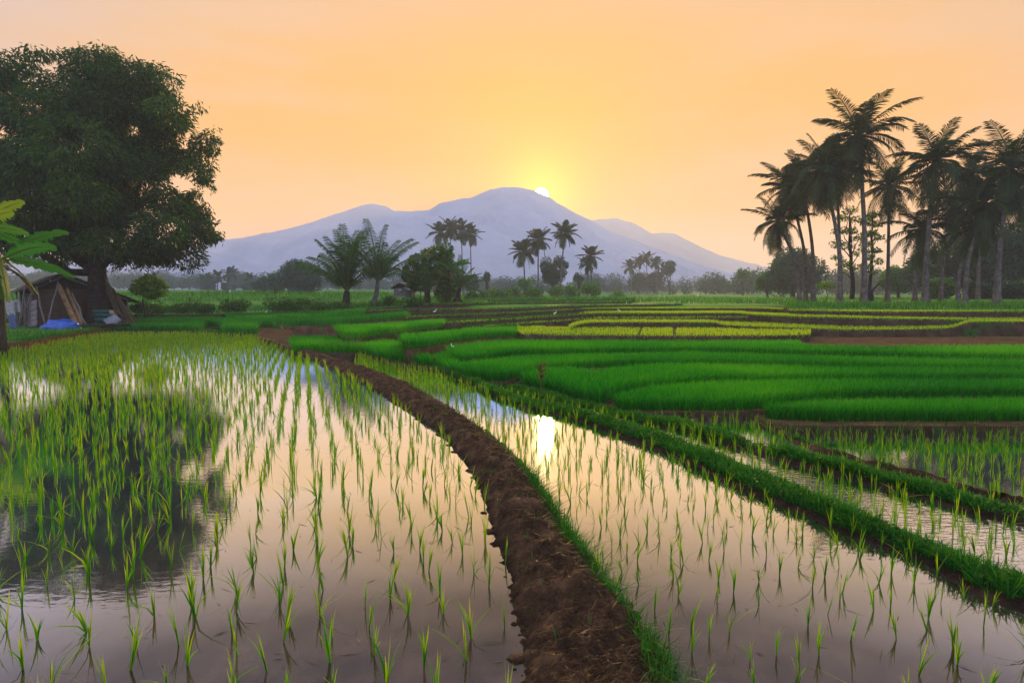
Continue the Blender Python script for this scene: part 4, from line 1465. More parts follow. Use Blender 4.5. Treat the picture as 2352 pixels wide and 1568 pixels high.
def banana(base, hgt, leaves_, label, name='banana_plant', group=None, r=0.14):
    base = np.asarray(base, float)
    root = empty(name, base, label, 'banana plant', group)
    top = base + np.array((0.03 * hgt, 0, hgt))
    mb = MB()
    P = np.array([base - (0, 0, 0.2), base * 0.6 + top * 0.4, top])
    mb.tube(resample(P, 0.3), np.linspace(r * 1.2, r * 0.7, len(resample(P, 0.3))), 10, rough=0.1)
    mb.build('stem', M['banana_stem'], root, True, origin=base)
    for (d, L, W, bend, tint) in leaves_:
        mb = MB()
        banana_leaf(mb, top + np.array((d[0], d[1], 0)) * 0.08, d, L, W, bend, tint, tears=0.5, roll=(1.0 if d[0] > 0 else -1.0) * (0.75 + 0.3 * rng.random()))
        mb.build('leaf', M['banana'], root, True, origin=base)
    # dead hanging leaves
    mb = MB()
    for k in range(4):
        a = rng.random() * 6.28
        banana_leaf(mb, top - np.array((0, 0, 0.15)), (math.cos(a), math.sin(a), -0.4), 1.3, 0.28, 1.0, 0.5, 0.7)
    mb.build('dead_leaves', M['dry_leaf'], root, origin=base)
    return root


YB = 17.5
bb = at(4, 800, YB)
bb[2] = 0.2
banana(bb, 2.75, [
    ((1.0, -0.25, 0.40), 2.25, 0.50, 0.50, 0.30), ((1.0, 0.15, -0.02), 2.1, 0.56, 0.55, 0.20), ((0.95, -0.35, -0.35), 2.0, 0.46, 0.55, 0.70),
    ((0.60, -0.5, -0.75), 1.6, 0.46, 0.45, 0.25), ((0.35, -0.4, -1.0), 1.3, 0.40, 0.35, 0.45), ((0.25, -0.5, 1.1), 2.0, 0.70, 0.55, 0.70), ((-0.4, 0.2, 1.2), 2.3, 0.55, 0.9, 0.4),
    ((-0.9, -0.2, 0.5), 2.0, 0.5, 0.8, 0.35), ((0.5, 0.5, 0.85), 2.0, 0.55, 0.8, 0.4), ((-0.6, -0.7, 0.0), 1.6, 0.45, 0.9, 0.5)],
    'banana plant with broad arching leaves at the left edge in front of the hut', r=0.11)
bb2 = at(-60, 800, 18.2)
bb2[2] = 0.25
banana(bb2, 3.7, [((1.0, -0.2, 0.55), 1.75, 0.55, 0.45, 0.75), ((1.0, -0.1, 0.12), 2.0, 0.52, 0.45, 0.50), ((1.0, 0.2, -0.15), 1.9, 0.46, 0.5, 0.30),
                  ((0.8, 0.3, 0.95), 1.7, 0.55, 0.5, 0.8), ((-0.5, 0.4, 0.8), 1.9, 0.5, 0.8, 0.5), ((-0.8, -0.5, 0.3), 1.9, 0.5, 0.8, 0.5)],
       'taller banana plant mostly cut off by the left edge, only leaf ends in view')

# ------------------------------------------------------------------ left hut and the things about it
YH = 33.0
hb = at(150, 748, YH)
hb[2] = 0.28
u_ = np.array((-0.72, 0.69, 0.0))
v_ = np.array((0.69, 0.72, 0.0))
sc_ = 1.0
zt = (748 - 628) / FPX * YH


def H(u, v, z):
    return hb + u_ * u + v_ * v + np.array((0, 0, z))


root = empty('field_hut', hb, 'low dark hut with a wide sloping roof and woven walls under the huge tree', 'hut')
mb = MB()
th = np.array((0, 0, 0.07))
nr = 9
for i in range(nr):   # overlapping roof courses
    f0, f1 = i / nr, (i + 1.12) / nr
    za, zb_ = zt - (zt - 2.05) * f0, zt - (zt - 2.05) * f1
    lift = 0.012 * (i % 2)
    mb.prism([H(-0.35, -1.75 * f0, za + lift), H(6.5, -1.75 * f0, za + lift), H(6.5, -1.75 * f1, zb_ + lift), H(-0.35, -1.75 * f1, zb_ + lift)], th, rng.random())
    za, zb_ = zt - (zt - 1.45) * f0, zt - (zt - 1.45) * f1
    mb.prism([H(-0.35, 3.6 * f0, za + lift), H(6.5, 3.6 * f0, za + lift), H(6.5, 3.6 * f1, zb_ + lift), H(-0.35, 3.6 * f1, zb_ + lift)], th, rng.random())
mb.build('roof', M['thatch'], root, origin=hb)
mb = MB()
for i in range(26):   # woven horizontal slats of the gable end and the front side
    z0 = 0.06 + i * 0.083
    hw = 1.45 if z0 < 1.9 else 1.45 * max(0.1, 1 - (z0 - 1.9) / 1.2)
    mb.box(H(0.25 + 0.012 * (i % 2), 0.15, z0), (hw * 2, 0.035, 0.076), np.stack([v_, u_, (0, 0, 1)], 1))
    if z0 < 1.9:
        mb.box(H(3.2, -1.25 - 0.012 * (i % 2), z0), (5.6, 0.035, 0.076), np.stack([u_, v_, (0, 0, 1)], 1))
mb.build('wall', M['woven'], root, origin=hb)
mb = MB()
mb.prism([H(0.6, -1.35, 0), H(0.6, 3.2, 0), H(0.6, 3.2, 1.5), H(0.6, 0, zt - 0.1), H(0.6, -1.35, 2.15)], u_ * 0.05)
mb.prism([H(6.2, -1.35, 0), H(6.2, 3.2, 0), H(6.2, 3.2, 1.5), H(6.2, 0, zt - 0.1), H(6.2, -1.35, 2.15)], u_ * 0.05)
mb.build('gable_panel', M['dark_bark'], root, origin=hb)
for (a, b, tp) in [(0.0, -1.45, 2.1), (2.2, -1.5, 2.1), (4.4, -1.5, 2.1), (0.0, 1.65, 2.3), (0.0, 3.1, 1.6), (6.2, -1.5, 2.1)]:
    mb = MB()
    mb.tube([H(a, b, -0.1), H(a + rng.normal(0, 0.05), b, tp * 0.5), H(a, b, tp)], [0.06, 0.055, 0.05], 7, rough=0.1)
    mb.build('post', M['post'], root, True, origin=hb)
mb = MB()
mb.tube([H(-0.3, 0, zt - 0.12), H(6.4, 0, zt - 0.12)], 0.06, 6)
mb.tube([H(-0.05, -1.6, 2.02), H(-0.05, 0.0, zt - 0.14)], 0.045, 6)
mb.tube([H(-0.05, 3.3, 1.5), H(-0.05, 0.0, zt - 0.14)], 0.045, 6)
mb.build('roof_frame', M['post'], root, True, origin=hb)


def at_ground(px, py, Y, z):
    p = at(px, py, Y)
    p[2] = z
    return p


def lean_board(a, b, w, t, mat, name, label, cat, group=None):
    a, b = np.asarray(a, float), np.asarray(b, float)
    o = a.copy()
    mb = MB()
    d = b - a
    L = np.linalg.norm(d)
    d /= L
    s = np.cross(d, np.array((0, 1.0, 0.0)))
    s /= np.linalg.norm(s)
    s2 = np.cross(d, s)
    for k in range(5):
        p0, p1 = a + d * L * k / 5, a + d * L * (k + 1) / 5
        ww = w * (1 - 0.04 * k)
        mb.box((p0 + p1) / 2 + s * rng.normal(0, 0.006), (L / 5 + 0.004, ww, t), np.stack([d, s, s2], 1))
    ob = mb.build(name, mat, origin=o)
    return tag(ob, label, cat, group)


YF = 31.0
# two tan planks leaning at the gable
lean_board(at(176, 746, YF), at(134, 655, 32.3), 0.34, 0.05, M['plank'], 'plank', 'broad tan plank leaning on the hut gable, nearest the blue tarp', 'plank')
lean_board(at(187, 745, YF), at(152, 662, 32.4), 0.26, 0.05, M['plank'], 'plank', 'narrower tan plank leaning to the right of the broad tan one', 'plank')
# grey poles propped slantwise against the hut
for a, b, txt in [((110, 742), (134, 646), 'thin pale pole slanting up to the hut gable beside the blue tarp'), ((45, 748), (58, 655), 'grey prop pole slanting at the left end of the hut front'),
                  ((42, 748), (80, 660), 'long grey pole crossing behind the leftmost prop of the hut'), ((104, 744), (84, 658), 'dark grey pole leaning left beside the hut front wall'),
                  ((198, 745), (165, 672), 'dark pole leaning at the right corner of the hut gable'), ((64, 750), (70, 690), 'short upright stake standing before the hut front')]:
    A, B = at(a[0], a[1], 30.6), at(b[0], b[1], 31.6)
    mb = MB()
    mb.tube(limb_path(A, B, 5, 0, 0.05), np.linspace(0.05, 0.035, 5), 7, rough=0.15)
    tag(mb.build('prop_pole', M['post'], smooth=True, origin=A), txt, 'pole')
lean_board(at(76, 750, 30.5), at(78, 690, 31.2), 0.42, 0.04, M['greywood'], 'plank', 'wide grey board standing upright against the hut front', 'plank')


# blue tarpaulin heaped on the grass
def heap(name, c, r, mat, label, cat, seed, sharp=1.0):
    n, m = 36, 16
    th_ = np.linspace(0, 2 * np.pi, n)
    ph = np.linspace(0.0, np.pi / 2, m)
    T, Ph = np.meshgrid(th_, ph, indexing='ij')
    x = np.cos(T) * np.cos(Ph)
    y = np.sin(T) * np.cos(Ph)
    z = np.sin(Ph)
    q = 1 + 0.55 * (np.abs(fbm(x * 2.2 + 5, y * 2.2 + z * 2, 4, seed)) - 0.12) * sharp + 0.2 * fbm(x * 6, y * 6 + z * 5, 3, seed + 3)
    q[-1] = q[0]
    G = np.stack([x * r[0] * q, y * r[1] * q, z * r[2] * q - 0.04], -1) + np.asarray(c)
    mb = MB()
    mb.grid(G)
    return tag(mb.build(name, mat, smooth=True, origin=c), label, cat)


heap('tarpaulin', at_ground(139, 748, 29.8, 0.28), (0.95, 0.5, 0.55), M['tarp'], 'crumpled bright blue tarpaulin heaped on the grass before the hut', 'tarpaulin', 4, 2.0)

# green box with a cream end board
gc = at_ground(262, 736, 33.0, 0.9)
root = empty('wooden_coop', gc, 'small raised green box with cream end boards right of the hut eave', 'coop')
mb = MB()
mb.box(gc + (-0.45, 0, 0.28), (0.95, 0.8, 0.16), jitter=0.03)
mb.box(gc + (-0.45, 0.02, 0.06), (0.92, 0.76, 0.24), jitter=0.03)
mb.box(gc + (-0.42, 0.02, -0.2), (0.95, 0.74, 0.24), jitter=0.03)
mb.build('body', M['greenpaint'], root, origin=gc)
mb = MB()
e0 = gc + np.array((0.07, -0.02, 0))
mb.prism([e0 + (0, -0.42, 0.36), e0 + (0.42, -0.1, 0.22), e0 + (0.42, -0.1, 0.12), e0 + (0, -0.42, 0.12)], (0, 0.04, 0))
for k in range(9):   # arched opening
    a0, a1 = math.pi * k / 9, math.pi * (k + 1) / 9
    c_ = e0 + np.array((0.24, -0.15, -0.55))
    ro, ri = 0.30, 0.15
    mb.prism([c_ + (-math.cos(a0) * ro * 0.75, 0, math.sin(a0) * ro * 2.0), c_ + (-math.cos(a1) * ro * 0.75, 0, math.sin(a1) * ro * 2.0),
              c_ + (-math.cos(a1) * ri * 0.75, 0, math.sin(a1) * ri * 1.5), c_ + (-math.cos(a0) * ri * 0.75, 0, math.sin(a0) * ri * 1.5)], (0, 0.04, 0))
mb.build('end_board', M['cream'], root, origin=gc)
for sx in (-0.85, 0.0):
    for sy in (-0.3, 0.3):
        mb = MB()
        mb.tube([gc + (sx, sy, -0.32), gc + (sx, sy, -0.72)], 0.04, 6)
        mb.build('leg', M['post'], root, origin=gc)
lean_board(at(246, 744, 31.2), at(272, 728, 31.6), 0.6, 0.03, M['sheet'], 'metal_sheet', 'grey metal sheet leaning below the green box', 'metal sheet')
lg = at(205, 752, 29.5)
mb = MB()
mb.tube(limb_path(lg + (-0.3, 0, 0.05), lg + (1.9, 0.4, 0.12), 6, 0, 0.08), np.linspace(0.11, 0.07, 6), 8, rough=0.2)
tag(mb.build('log', M['dark_bark'], smooth=True, origin=lg), 'dark log lying on the ground between the hut and the green box', 'log')
# washing hung at the left of the hut
for (a, b, w, h_, mt, txt) in [((22, 690), 30.2, 0.5, 0.9, 'cloth', 'pale sack cloth hanging at the hut front by the banana stem'), ((27, 722), 30.0, 0.42, 0.75, 'bluecloth', 'grey blue cloth hanging low beside the banana stem'),
                               ((38, 690), 30.4, 0.34, 0.6, 'cloth', 'small pale rag hanging right of the sack cloth')]:
    c = at(a[0], a[1], b)
    mb = MB()
    g = np.zeros((9, 9, 3))
    for i in range(9):
        for j in range(9):
            uu, vv = i / 8 - 0.5, j / 8
            g[i, j] = c + np.array((uu * w * (1 - 0.25 * vv * abs(uu)), 0.06 * math.sin(uu * 14 + vv * 2), -vv * h_ + 0.05 * math.cos(uu * 9)))
    mb.grid(g)
    ob = mb.build('hanging_cloth', M[mt], smooth=True, origin=c)
    md = ob.modifiers.new('thick', 'SOLIDIFY')
    md.thickness = 0.015
    tag(ob, txt, 'cloth')
# bamboo poles leaning in a fan against the trunk
for k in range(18):
    f = k / 17
    A = at(272 + 46 * f + rng.normal(0, 3), 722 + rng.normal(0, 2), 32.2 + rng.normal(0, 0.3))
    A[2] = 0.26
    B = at(238 + 26 * f + rng.normal(0, 4), 638 + 30 * f + rng.normal(0, 9), 33.3)
    mb = MB()
    mb.tube(limb_path(A, B, 4, 0, 0.03), np.linspace(0.045, 0.025, 4), 6)
    tag(mb.build('bamboo_pole', M['pole'], smooth=True, origin=A), 'brown bamboo pole leaning in the fan stacked against the huge tree trunk', 'pole', 'bamboo poles leaning on the tree trunk')

# sapling right of the poles
b0 = at(332, 724, 33.5)
lbs = np.array([(*at(345, 648, 33.5), 0.55, 0.5, 0.4), (*at(362, 662, 33.5), 0.5, 0.45, 0.4), (*at(325, 655, 33.6), 0.45, 0.4, 0.32), (*at(350, 672, 33.3), 0.42, 0.4, 0.3), (*at(318, 664, 33.2), 0.3, 0.3, 0.25)])
tree('sapling_tree', b0, 1.9, lbs, 900, (0.24, 0.15), 'bright_leaf', 'young sapling with big yellow green leaves beside the leaning bamboo poles', 'sapling', trunk_r=0.04, limbs=5, droop=0.3, fork=0.7, tint=(0.3, 1.0))


def gbase(px, Y, dz=0.0):
    """a point on the ground in the direction of a picture column, Y metres out"""
    d = ray(px, HORIZ)
    x = d[0] / d[1] * Y
    return np.array((x, Y, gz(x, Y) + dz))


# ------------------------------------------------------------------ young coconut palms and the group by the small hut
palm(at(795, 706, 47), at(797, 668, 47), 'trunkless young palm with tall upright fronds, left one of the pair beside the small hut', None, 5.5, 18, 0.40, None, 'young_coconut_palm', 'young_palm', 'dark_bark', 90,
     (89, 46), 62, 0.020, 0.155, hang=0.75)
palm(at(856, 698, 47.5), at(868, 645, 47.5), 'young palm with a short curved pale trunk and drooping yellow frond beside the small hut', None, 5.0, 17, 0.24, None, 'young_coconut_palm', 'young_palm', 'bark', 90,
     (89, 36), 68, 0.020, 0.155, via=at(864, 676, 47.5), hang=0.75)
palm(at(979, 690, 48), at(977, 668, 48), 'small bushy young palm right of the small hut', None, 2.6, 16, 0.16, None, 'young_coconut_palm', 'young_palm', 'dark_bark', 44, (88, 30), 55, 0.04, 0.16)
palm(at(1051, 688, 48), at(1056, 662, 48), 'small young palm with a thick dark foot right of the tall leafy column tree', None, 2.6, 17, 0.26, None, 'young_coconut_palm', 'young_palm', 'dark_bark', 44, (88, 20), 60, 0.04, 0.16)
lb = []
for a, b, r_ in [(945, 620, 26), (960, 600, 26), (985, 585, 24), (1005, 578, 22), (1000, 605, 26), (970, 630, 26), (945, 640, 22), (990, 632, 24), (1010, 630, 22), (955, 655, 18), (935, 632, 16), (1020, 590, 16), (975, 655, 20)]:
    p = at(a, b, 50 + rng.normal(0, 0.6))
    s = r_ / FPX * 50 * 0.72
    lb.append((*p, s, s, s * 0.85))
tree('yellowing_tree', at(985, 690, 50), 4.0, np.array(lb), 5200, (0.26, 0.15), 'autumn_leaf', 'broad leafy tree with yellowing leaves at its left side, right behind the small hut', trunk_r=0.14, limbs=10, droop=0.3, tint=(0.05, 0.75), cvar=0.7)
lb = []
for a, b, r_ in [(1026, 572, 13), (1025, 590, 16), (1027, 610, 17), (1024, 628, 17), (1028, 646, 18), (1024, 662, 20), (1034, 675, 18), (1016, 675, 17)]:
    p = at(a, b, 49.5)
    s = r_ / FPX * 50
    lb.append((*p, s, s, s * 1.2))
tree('column_tree', at(1024, 690, 49.5), 4.4, np.array(lb), 3600, (0.24, 0.12), 'bright_leaf', 'tall narrow column of green leaves standing before the four slender palms', trunk_r=0.14, limbs=6, droop=0.3, fork=0.3, tint=(0.05, 0.6))
bb = at(1030, 690, 49)
banana(bb, 2.6, [((0.9, -0.1, 0.75), 2.0, 0.45, 0.9, 0.3), ((0.8, 0.3, 1.1), 1.9, 0.45, 0.9, 0.4), ((-0.7, -0.4, 0.9), 1.7, 0.45, 0.9, 0.3), ((0.5, -0.8, 0.4), 1.6, 0.45, 1.0, 0.35), ((-0.4, 0.4, 1.3), 1.8, 0.45, 0.8, 0.45),
                 ((0.95, 0.0, 0.2), 1.5, 0.4, 1.0, 0.25)], 'banana plant with torn leaves crowded into the leafy group right of the small hut', r=0.16)

# small hut in the middle
hb = at(921, 688, 54)
s_ = 54 / FPX
root = empty('field_hut', hb, 'small grey board hut on stilts with a gable roof beside the young palms', 'hut')
uu = np.array((0.94, -0.34, 0.0))
vv = np.array((0.34, 0.94, 0.0))


def H2(u, v, z):
    return hb + uu * u * s_ + vv * v * s_ + np.array((0, 0, z * s_))


mb = MB()
for i in range(9):
    z0 = 6 + i * 2.2
    w = 34 if z0 < 21 else 34 * max(0.15, (34 - z0) / 13)
    mb.box(H2(-1, 0.12 * (i % 2), z0 + 1.1), (w * s_, 0.05, 2.12 * s_), np.stack([uu, vv, (0, 0, 1)], 1))
    if z0 < 20:
        for xs in (-18, 16):
            mb.box(H2(xs, 18, z0 + 1.1), (0.05, 36 * s_, 2.12 * s_), np.stack([uu, vv, (0, 0, 1)], 1))
        mb.box(H2(-1, 36, z0 + 1.1), (34 * s_, 0.05, 2.12 * s_), np.stack([uu, vv, (0, 0, 1)], 1))
mb.build('wall', M['greywood'], root, origin=hb)
mb = MB()
mb.box(H2(-3, -1.2, 6.5), (32 * s_, 0.1, 2.4 * s_), np.stack([uu, vv, (0, 0, 1)], 1))
mb.build('floor_sill', M['sheet'], root, origin=hb)
mb = MB()
for sg, hw, zl in ((-1, 23, 25), (1, 38, 19.5)):
    for i in range(5):
        f0, f1 = i / 5, (i + 1.1) / 5
        zt_ = 36.5
        mb.prism([H2(-1 + sg * hw * f0, -5, zt_ - (zt_ - zl) * f0 + 0.3 * (i % 2)), H2(-1 + sg * hw * f0, 44, zt_ - (zt_ - zl) * f0 + 0.3 * (i % 2)),
                  H2(-1 + sg * hw * f1, 44, zt_ - (zt_ - zl) * f1 + 0.3 * (i % 2)), H2(-1 + sg * hw * f1, -5, zt_ - (zt_ - zl) * f1 + 0.3 * (i % 2))], (0, 0, 0.05), rng.random())
mb.build('roof', M['thatch'], root, origin=hb)
mb = MB()
mb.box(H2(-1, -1.0, 21), (9 * s_, 0.05, 6.5 * s_), np.stack([uu, vv, (0, 0, 1)], 1))
mb.build('window', M['sheet'], root, origin=hb)
for (a, b, tp) in [(-16, 2, 6), (14, 2, 6), (-16, 34, 6), (14, 34, 6), (30, 2, 22), (33, 32, 21)]:
    mb = MB()
    mb.tube([H2(a, b, -3), H2(a, b, tp)], 0.06, 6)
    mb.build('post', M['post'], root, origin=hb)

# four slender palms behind the leafy group
for i, (cx, cy, bx, txt) in enumerate([(1010, 534, 1014, 'slender far palm at the left of the four behind the leafy group'), (1034, 524, 1038, 'slender far palm, highest crown of the four behind the leafy group'),
                                       (1059, 531, 1064, 'slender far palm with a dense crown, second from the right of the four'), (1080, 538, 1083, 'slender far palm with its open crown at the right of the four')]):
    Yp = 132 + i * 3
    palm(gbase(bx, Yp, -0.2), at(cx, cy, Yp), txt, 'four slender palms behind the leafy group', 3.3, 20, 0.17, None, nleaf=26, lw=0.15, ll=0.30, elev=(80, -50), curve=70)
# palms in the middle, by the round tree
for cx, cy, bx, fr, Yp, txt in [(1202, 578, 1206, 3.3, 110, 'middle palm with drooping fronds left of the round dark tree'), (1236, 552, 1236, 3.3, 112, 'middle palm with its trunk just touching the round dark tree at left'),
                                (1297, 536, 1286, 3.2, 108, 'tallest middle palm leaning over the right of the round dark tree'), (1357, 588, 1359, 2.9, 112, 'middle palm standing alone right of the round dark tree'),
                                (1349, 607, 1351, 2.2, 116, 'shorter palm with a low crown tucked beside the lone middle palm')]:
    palm(gbase(bx, Yp, -0.2), at(cx, cy, Yp), txt, 'palms in the middle distance', fr, 22, 0.18, None, nleaf=30, lw=0.13, ll=0.30, elev=(80, -52), curve=68)
c = at(1272, 621, 120)
lb = lobes_in(c, (2.35, 2.0, 2.6), 36, 0.95, 0.9, shell=0.7)
tree('round_tree', gbase(1272, 120, -0.1), 4.0, lb, 7000, (0.40, 0.20), 'dark_leaf', 'dense round dark reddish green tree between the middle palms', trunk_r=0.25, tint=(0.0, 0.5), droop=0.1)
# right mid-distance palms and grove
for cx, cy, bx, Yp, fr, txt in [(1447, 612, 1451, 205, 3.6, 'hazy palm standing out at the left of the far dark grove'), (1467, 601, 1469, 212, 3.1, 'hazy palm rising from the left half of the far dark grove'),
                                (1485, 592, 1486, 212, 3.4, 'hazy palm with the highest crown above the far dark grove'), (1507, 603, 1509, 210, 3.4, 'hazy palm with a thick crown at the right of the far dark grove')]:
    palm(gbase(bx, Yp, -0.2), at(cx, cy, Yp), txt, 'hazy palms above the far grove', fr, 18, 0.2, None, nleaf=20, lw=0.28, ll=0.3, elev=(80, -50), curve=65)


def crown_tree(px, py, rx, ry, Y, n, leaf, mat, label, name='tree', nl=26, base_px=None, tint=(0.05, 0.8), tr=0.25, group=None, flat=0.85, droop=0.2):
    c = at(px, py, Y)
    k = Y / FPX
    lb = lobes_in(c, (rx * k * 0.74, rx * k * 0.6, ry * k * 0.74), nl, min(rx, ry) * k * 0.40, flat, shell=0.45)
    return tree(name, gbase(base_px or px, Y, -0.15), max(1.0, c[2] - gz(c[0], Y)), lb, n, leaf, mat, label, trunk_r=tr, limbs=7, droop=droop, tint=tint, group=group)


crown_tree(690, 640, 54, 46, 118, 9000, (0.55, 0.28), 'dark_leaf', 'large rounded hazy tree left of the two young palms', 'broad_tree', 44)
crown_tree(640, 652, 26, 24, 124, 2500, (0.55, 0.28), 'dark_leaf', 'lower hazy tree merging with the left side of the large rounded tree', 'broad_tree', 16)
crown_tree(604, 655, 22, 20, 132, 1800, (0.55, 0.28), 'dark_leaf', 'small bushy hazy tree at the outer left of the large rounded tree', 'broad_tree', 14)
crown_tree(1465, 645, 24, 24, 212, 2200, (0.8, 0.45), 'dark_leaf', 'dark hazy tree forming the left half of the far grove under the palms', 'broad_tree', 16)
crown_tree(1503, 645, 26, 24, 214, 2200, (0.8, 0.45), 'dark_leaf', 'dark hazy tree forming the right half of the far grove under the palms', 'broad_tree', 16)
crown_tree(1537, 616, 17, 20, 208, 1500, (0.8, 0.42), 'dark_leaf', 'tall ragged hazy tree just right of the far palms', 'broad_tree', 12)
crown_tree(1706, 630, 19, 13, 150, 1200, (0.5, 0.28), 'bright_leaf', 'lone small flat topped green tree on the far terraces', 'lone_tree', 12, tr=0.18)
crown_tree(1820, 622, 80, 56, 92, 15000, (0.42, 0.20), 'dark_leaf', 'big dark rounded tree behind the left palms of the palm mound', 'broad_tree', 60, tr=0.35)
crown_tree(1762, 648, 34, 26, 96, 3400, (0.42, 0.20), 'bright_leaf', 'low spreading tree at the left foot of the big dark rounded tree', 'broad_tree', 20, tint=(0.0, 0.5))
crown_tree(1119, 638, 10, 16, 125, 700, (0.45, 0.25), 'dark_leaf', 'small upright hazy tree right of the small palms, above the hedge', 'small_tree', 8)
crown_tree(1084, 648, 18, 22, 128, 1100, (0.5, 0.26), 'dark_leaf', 'hazy rounded tree below the four slender palms', 'small_tree', 10)
crown_tree(1330, 640, 12, 12, 135, 700, (0.5, 0.26), 'dark_leaf', 'small hazy tree between the round dark tree and the lone middle palm', 'small_tree', 8)
# woods at the back right, behind the palm mound
for i, (a, b, rx, ry, Yp, mt, txt) in enumerate([(2062, 640, 44, 34, 82, 'bright_leaf', 'low rounded green tree behind the second half of the palm mound'), (2130, 618, 58, 56, 76, 'dark_leaf', 'dark bushy tree behind the leaning pair of palm trunks'),
                                                 (2200, 600, 66, 74, 66, 'dark_leaf', 'tall shadowed tree behind the curved palm trunks at right'), (2285, 585, 80, 92, 62, 'dark_leaf', 'broad dark tree behind the last big palm at right'),
                                                 (2375, 575, 80, 104, 58, 'dark_leaf', 'dark tree filling the right edge of the picture'), (2160, 664, 40, 24, 60, 'bright_leaf', 'sunlit low thicket tree under the palms at right'),
                                                 (2250, 668, 42, 22, 55, 'dark_leaf', 'low shaded thicket tree under the big right palm'), (2330, 668, 44, 24, 52, 'dark_leaf', 'low shaded thicket tree in the right corner under the palms')]):
    crown_tree(a, b, rx, ry, Yp, 9000, (0.34, 0.17), mt, txt, 'forest_tree', 40, tint=(0.0, 0.7), droop=0.35)

# far palms at left, beyond the misty field
for cx, cy, Yp, fr, txt in [(529, 628, 190, 3.4, 'misty far palm with a clear star shaped crown, left of the large rounded tree'), (500, 634, 195, 3.0, 'misty far palm right beside the star crowned one, shorter'),
                            (484, 642, 200, 3.0, 'misty far palm in the middle of the little far left group'), (467, 646, 205, 3.0, 'misty far palm, lowest and leftmost of the little far left group'),
                            (572, 640, 200, 2.8, 'misty far palm standing alone between the star crowned palm and the rounded tree')]:
    palm(gbase(cx + 1, Yp, -0.3), at(cx, cy, Yp), txt, 'misty far palms at left', fr, 16, 0.2, None, nleaf=18, lw=0.3, ll=0.3, elev=(80, -50), curve=65)
for a, b, rx, ry, Yp, txt in [(478, 660, 20, 13, 200, 'misty low tree under the leftmost far palms'), (523, 662, 16, 12, 196, 'misty low tree under the star crowned far palm'),
                              (576, 662, 20, 16, 196, 'misty tree under the far palm that stands alone'), (420, 648, 26, 14, 260, 'misty flat topped tree far left beyond the sapling'),
                              (388, 650, 22, 12, 265, 'misty flat topped tree farthest left beyond the sapling')]:
    crown_tree(a, b, rx, ry, Yp, 1100, (0.8, 0.42), 'dark_leaf', txt, 'far_tree', 10)

# far-off woods reading as one mass
mb = MB()
lb = []
for k in range(300):
    a = rng.uniform(-0.95, 0.95)
    px = 1176 + FPX * a
    right = 1535 < px < 2300
    Yv = rng.uniform(165, 200) if right and rng.random() < 0.65 else rng.uniform(240, 330)
    x = a * Yv
    z = gz(x, Yv)
    hh = (rng.uniform(2.5, 8.5) if Yv < 210 else rng.uniform(3.0, 9.5))
    if Yv < 210:
        hh *= 0.55 + 0.45 * min(1.0, (px - 1535) / 80)
    lb.append((x, Yv, z + hh * 0.55, hh * rng.uniform(0.4, 0.75), hh * 0.5, hh * 0.5))
lb = np.array(lb)
crown(mb, lb, 150000, 0.75, 0.42, 0.2, (0.0, 0.4), 0.35, 0.0)
tag(mb.build('woodland', M['dark_leaf']), 'hazy woods far off at the foot of the mountain', 'woods', kind='stuff')

# ------------------------------------------------------------------ the palm mound at right
RP = [
    # base px,py,Y, crown px,py, frond m, trunk r, label
    (1837, 688, 47, 1786, 508, 2.6, 0.16, 'leftmost palm of the mound, leaning left with low fronds against the open sky'),
    (1851, 687, 49, 1812, 430, 3.0, 0.15, 'leaning palm in the left cluster, its crown the highest at the left outline'),
    (1868, 688, 48, 1842, 412, 2.9, 0.16, 'leaning palm of the left cluster whose trunk foot stands farthest right'),
    (1930, 701, 42, 1892, 392, 3.1, 0.17, 'palm with a dark foot leaning left, first trunk of the tight pair'),
    (1927, 688, 47, 1921, 392, 3.0, 0.15, 'straight palm behind, second trunk of the tight pair'),
    (1984, 694, 42, 1972, 312, 3.6, 0.19, 'tallest palm of all with a pale straight trunk, rising above the mound'),
    (2038, 687, 47, 2042, 428, 2.8, 0.15, 'slim straight palm standing alone right of the tallest one'),
    (2125, 692, 41, 2148, 372, 3.4, 0.20, 'big palm with a thick pale ringed trunk right of the gap'),
    (2101, 689, 43, 2118, 528, 2.7, 0.15, 'short leaning palm with low fronds left of the thick pale trunk'),
    (2289, 692, 38, 2322, 384, 3.3, 0.18, 'last big palm with a pale leaning trunk near the right edge'),
    (2216, 697, 39, 2262, 470, 2.8, 0.15, 'palm with a strongly curved pale trunk sweeping right'),
    (2199, 694, 41, 2234, 524, 2.5, 0.13, 'smaller palm with a curved trunk left of the strongly curved one'),
    (2161, 689, 46, 2190, 470, 2.7, 0.13, 'thin palm set back between the thick trunk and the curved trunks'),
    (2246, 688, 52, 2230, 398, 2.9, 0.14, 'palm far back whose crown fills the gap before the last big palm'),
    (2360, 694, 44, 2366, 430, 3.0, 0.16, 'palm half cut off by the right edge'),
]
for i, (bx, by, Yp, cx, cy, fr, tr_, txt) in enumerate(RP):
    B, C = at(bx, by, Yp), at(cx, cy, Yp)
    lean = C[0] - B[0]
    bend = (-0.18 * lean - 0.05, 0, 0)
    palm(B - np.array((0, 0, 0.1)), C, txt, 'palms on the mound at right', fr * 1.06, 30, tr_, bend, nleaf=44, lw=0.05, ll=0.235, elev=(86, -74), curve=92, dead=int(rng.integers(2, 6)))
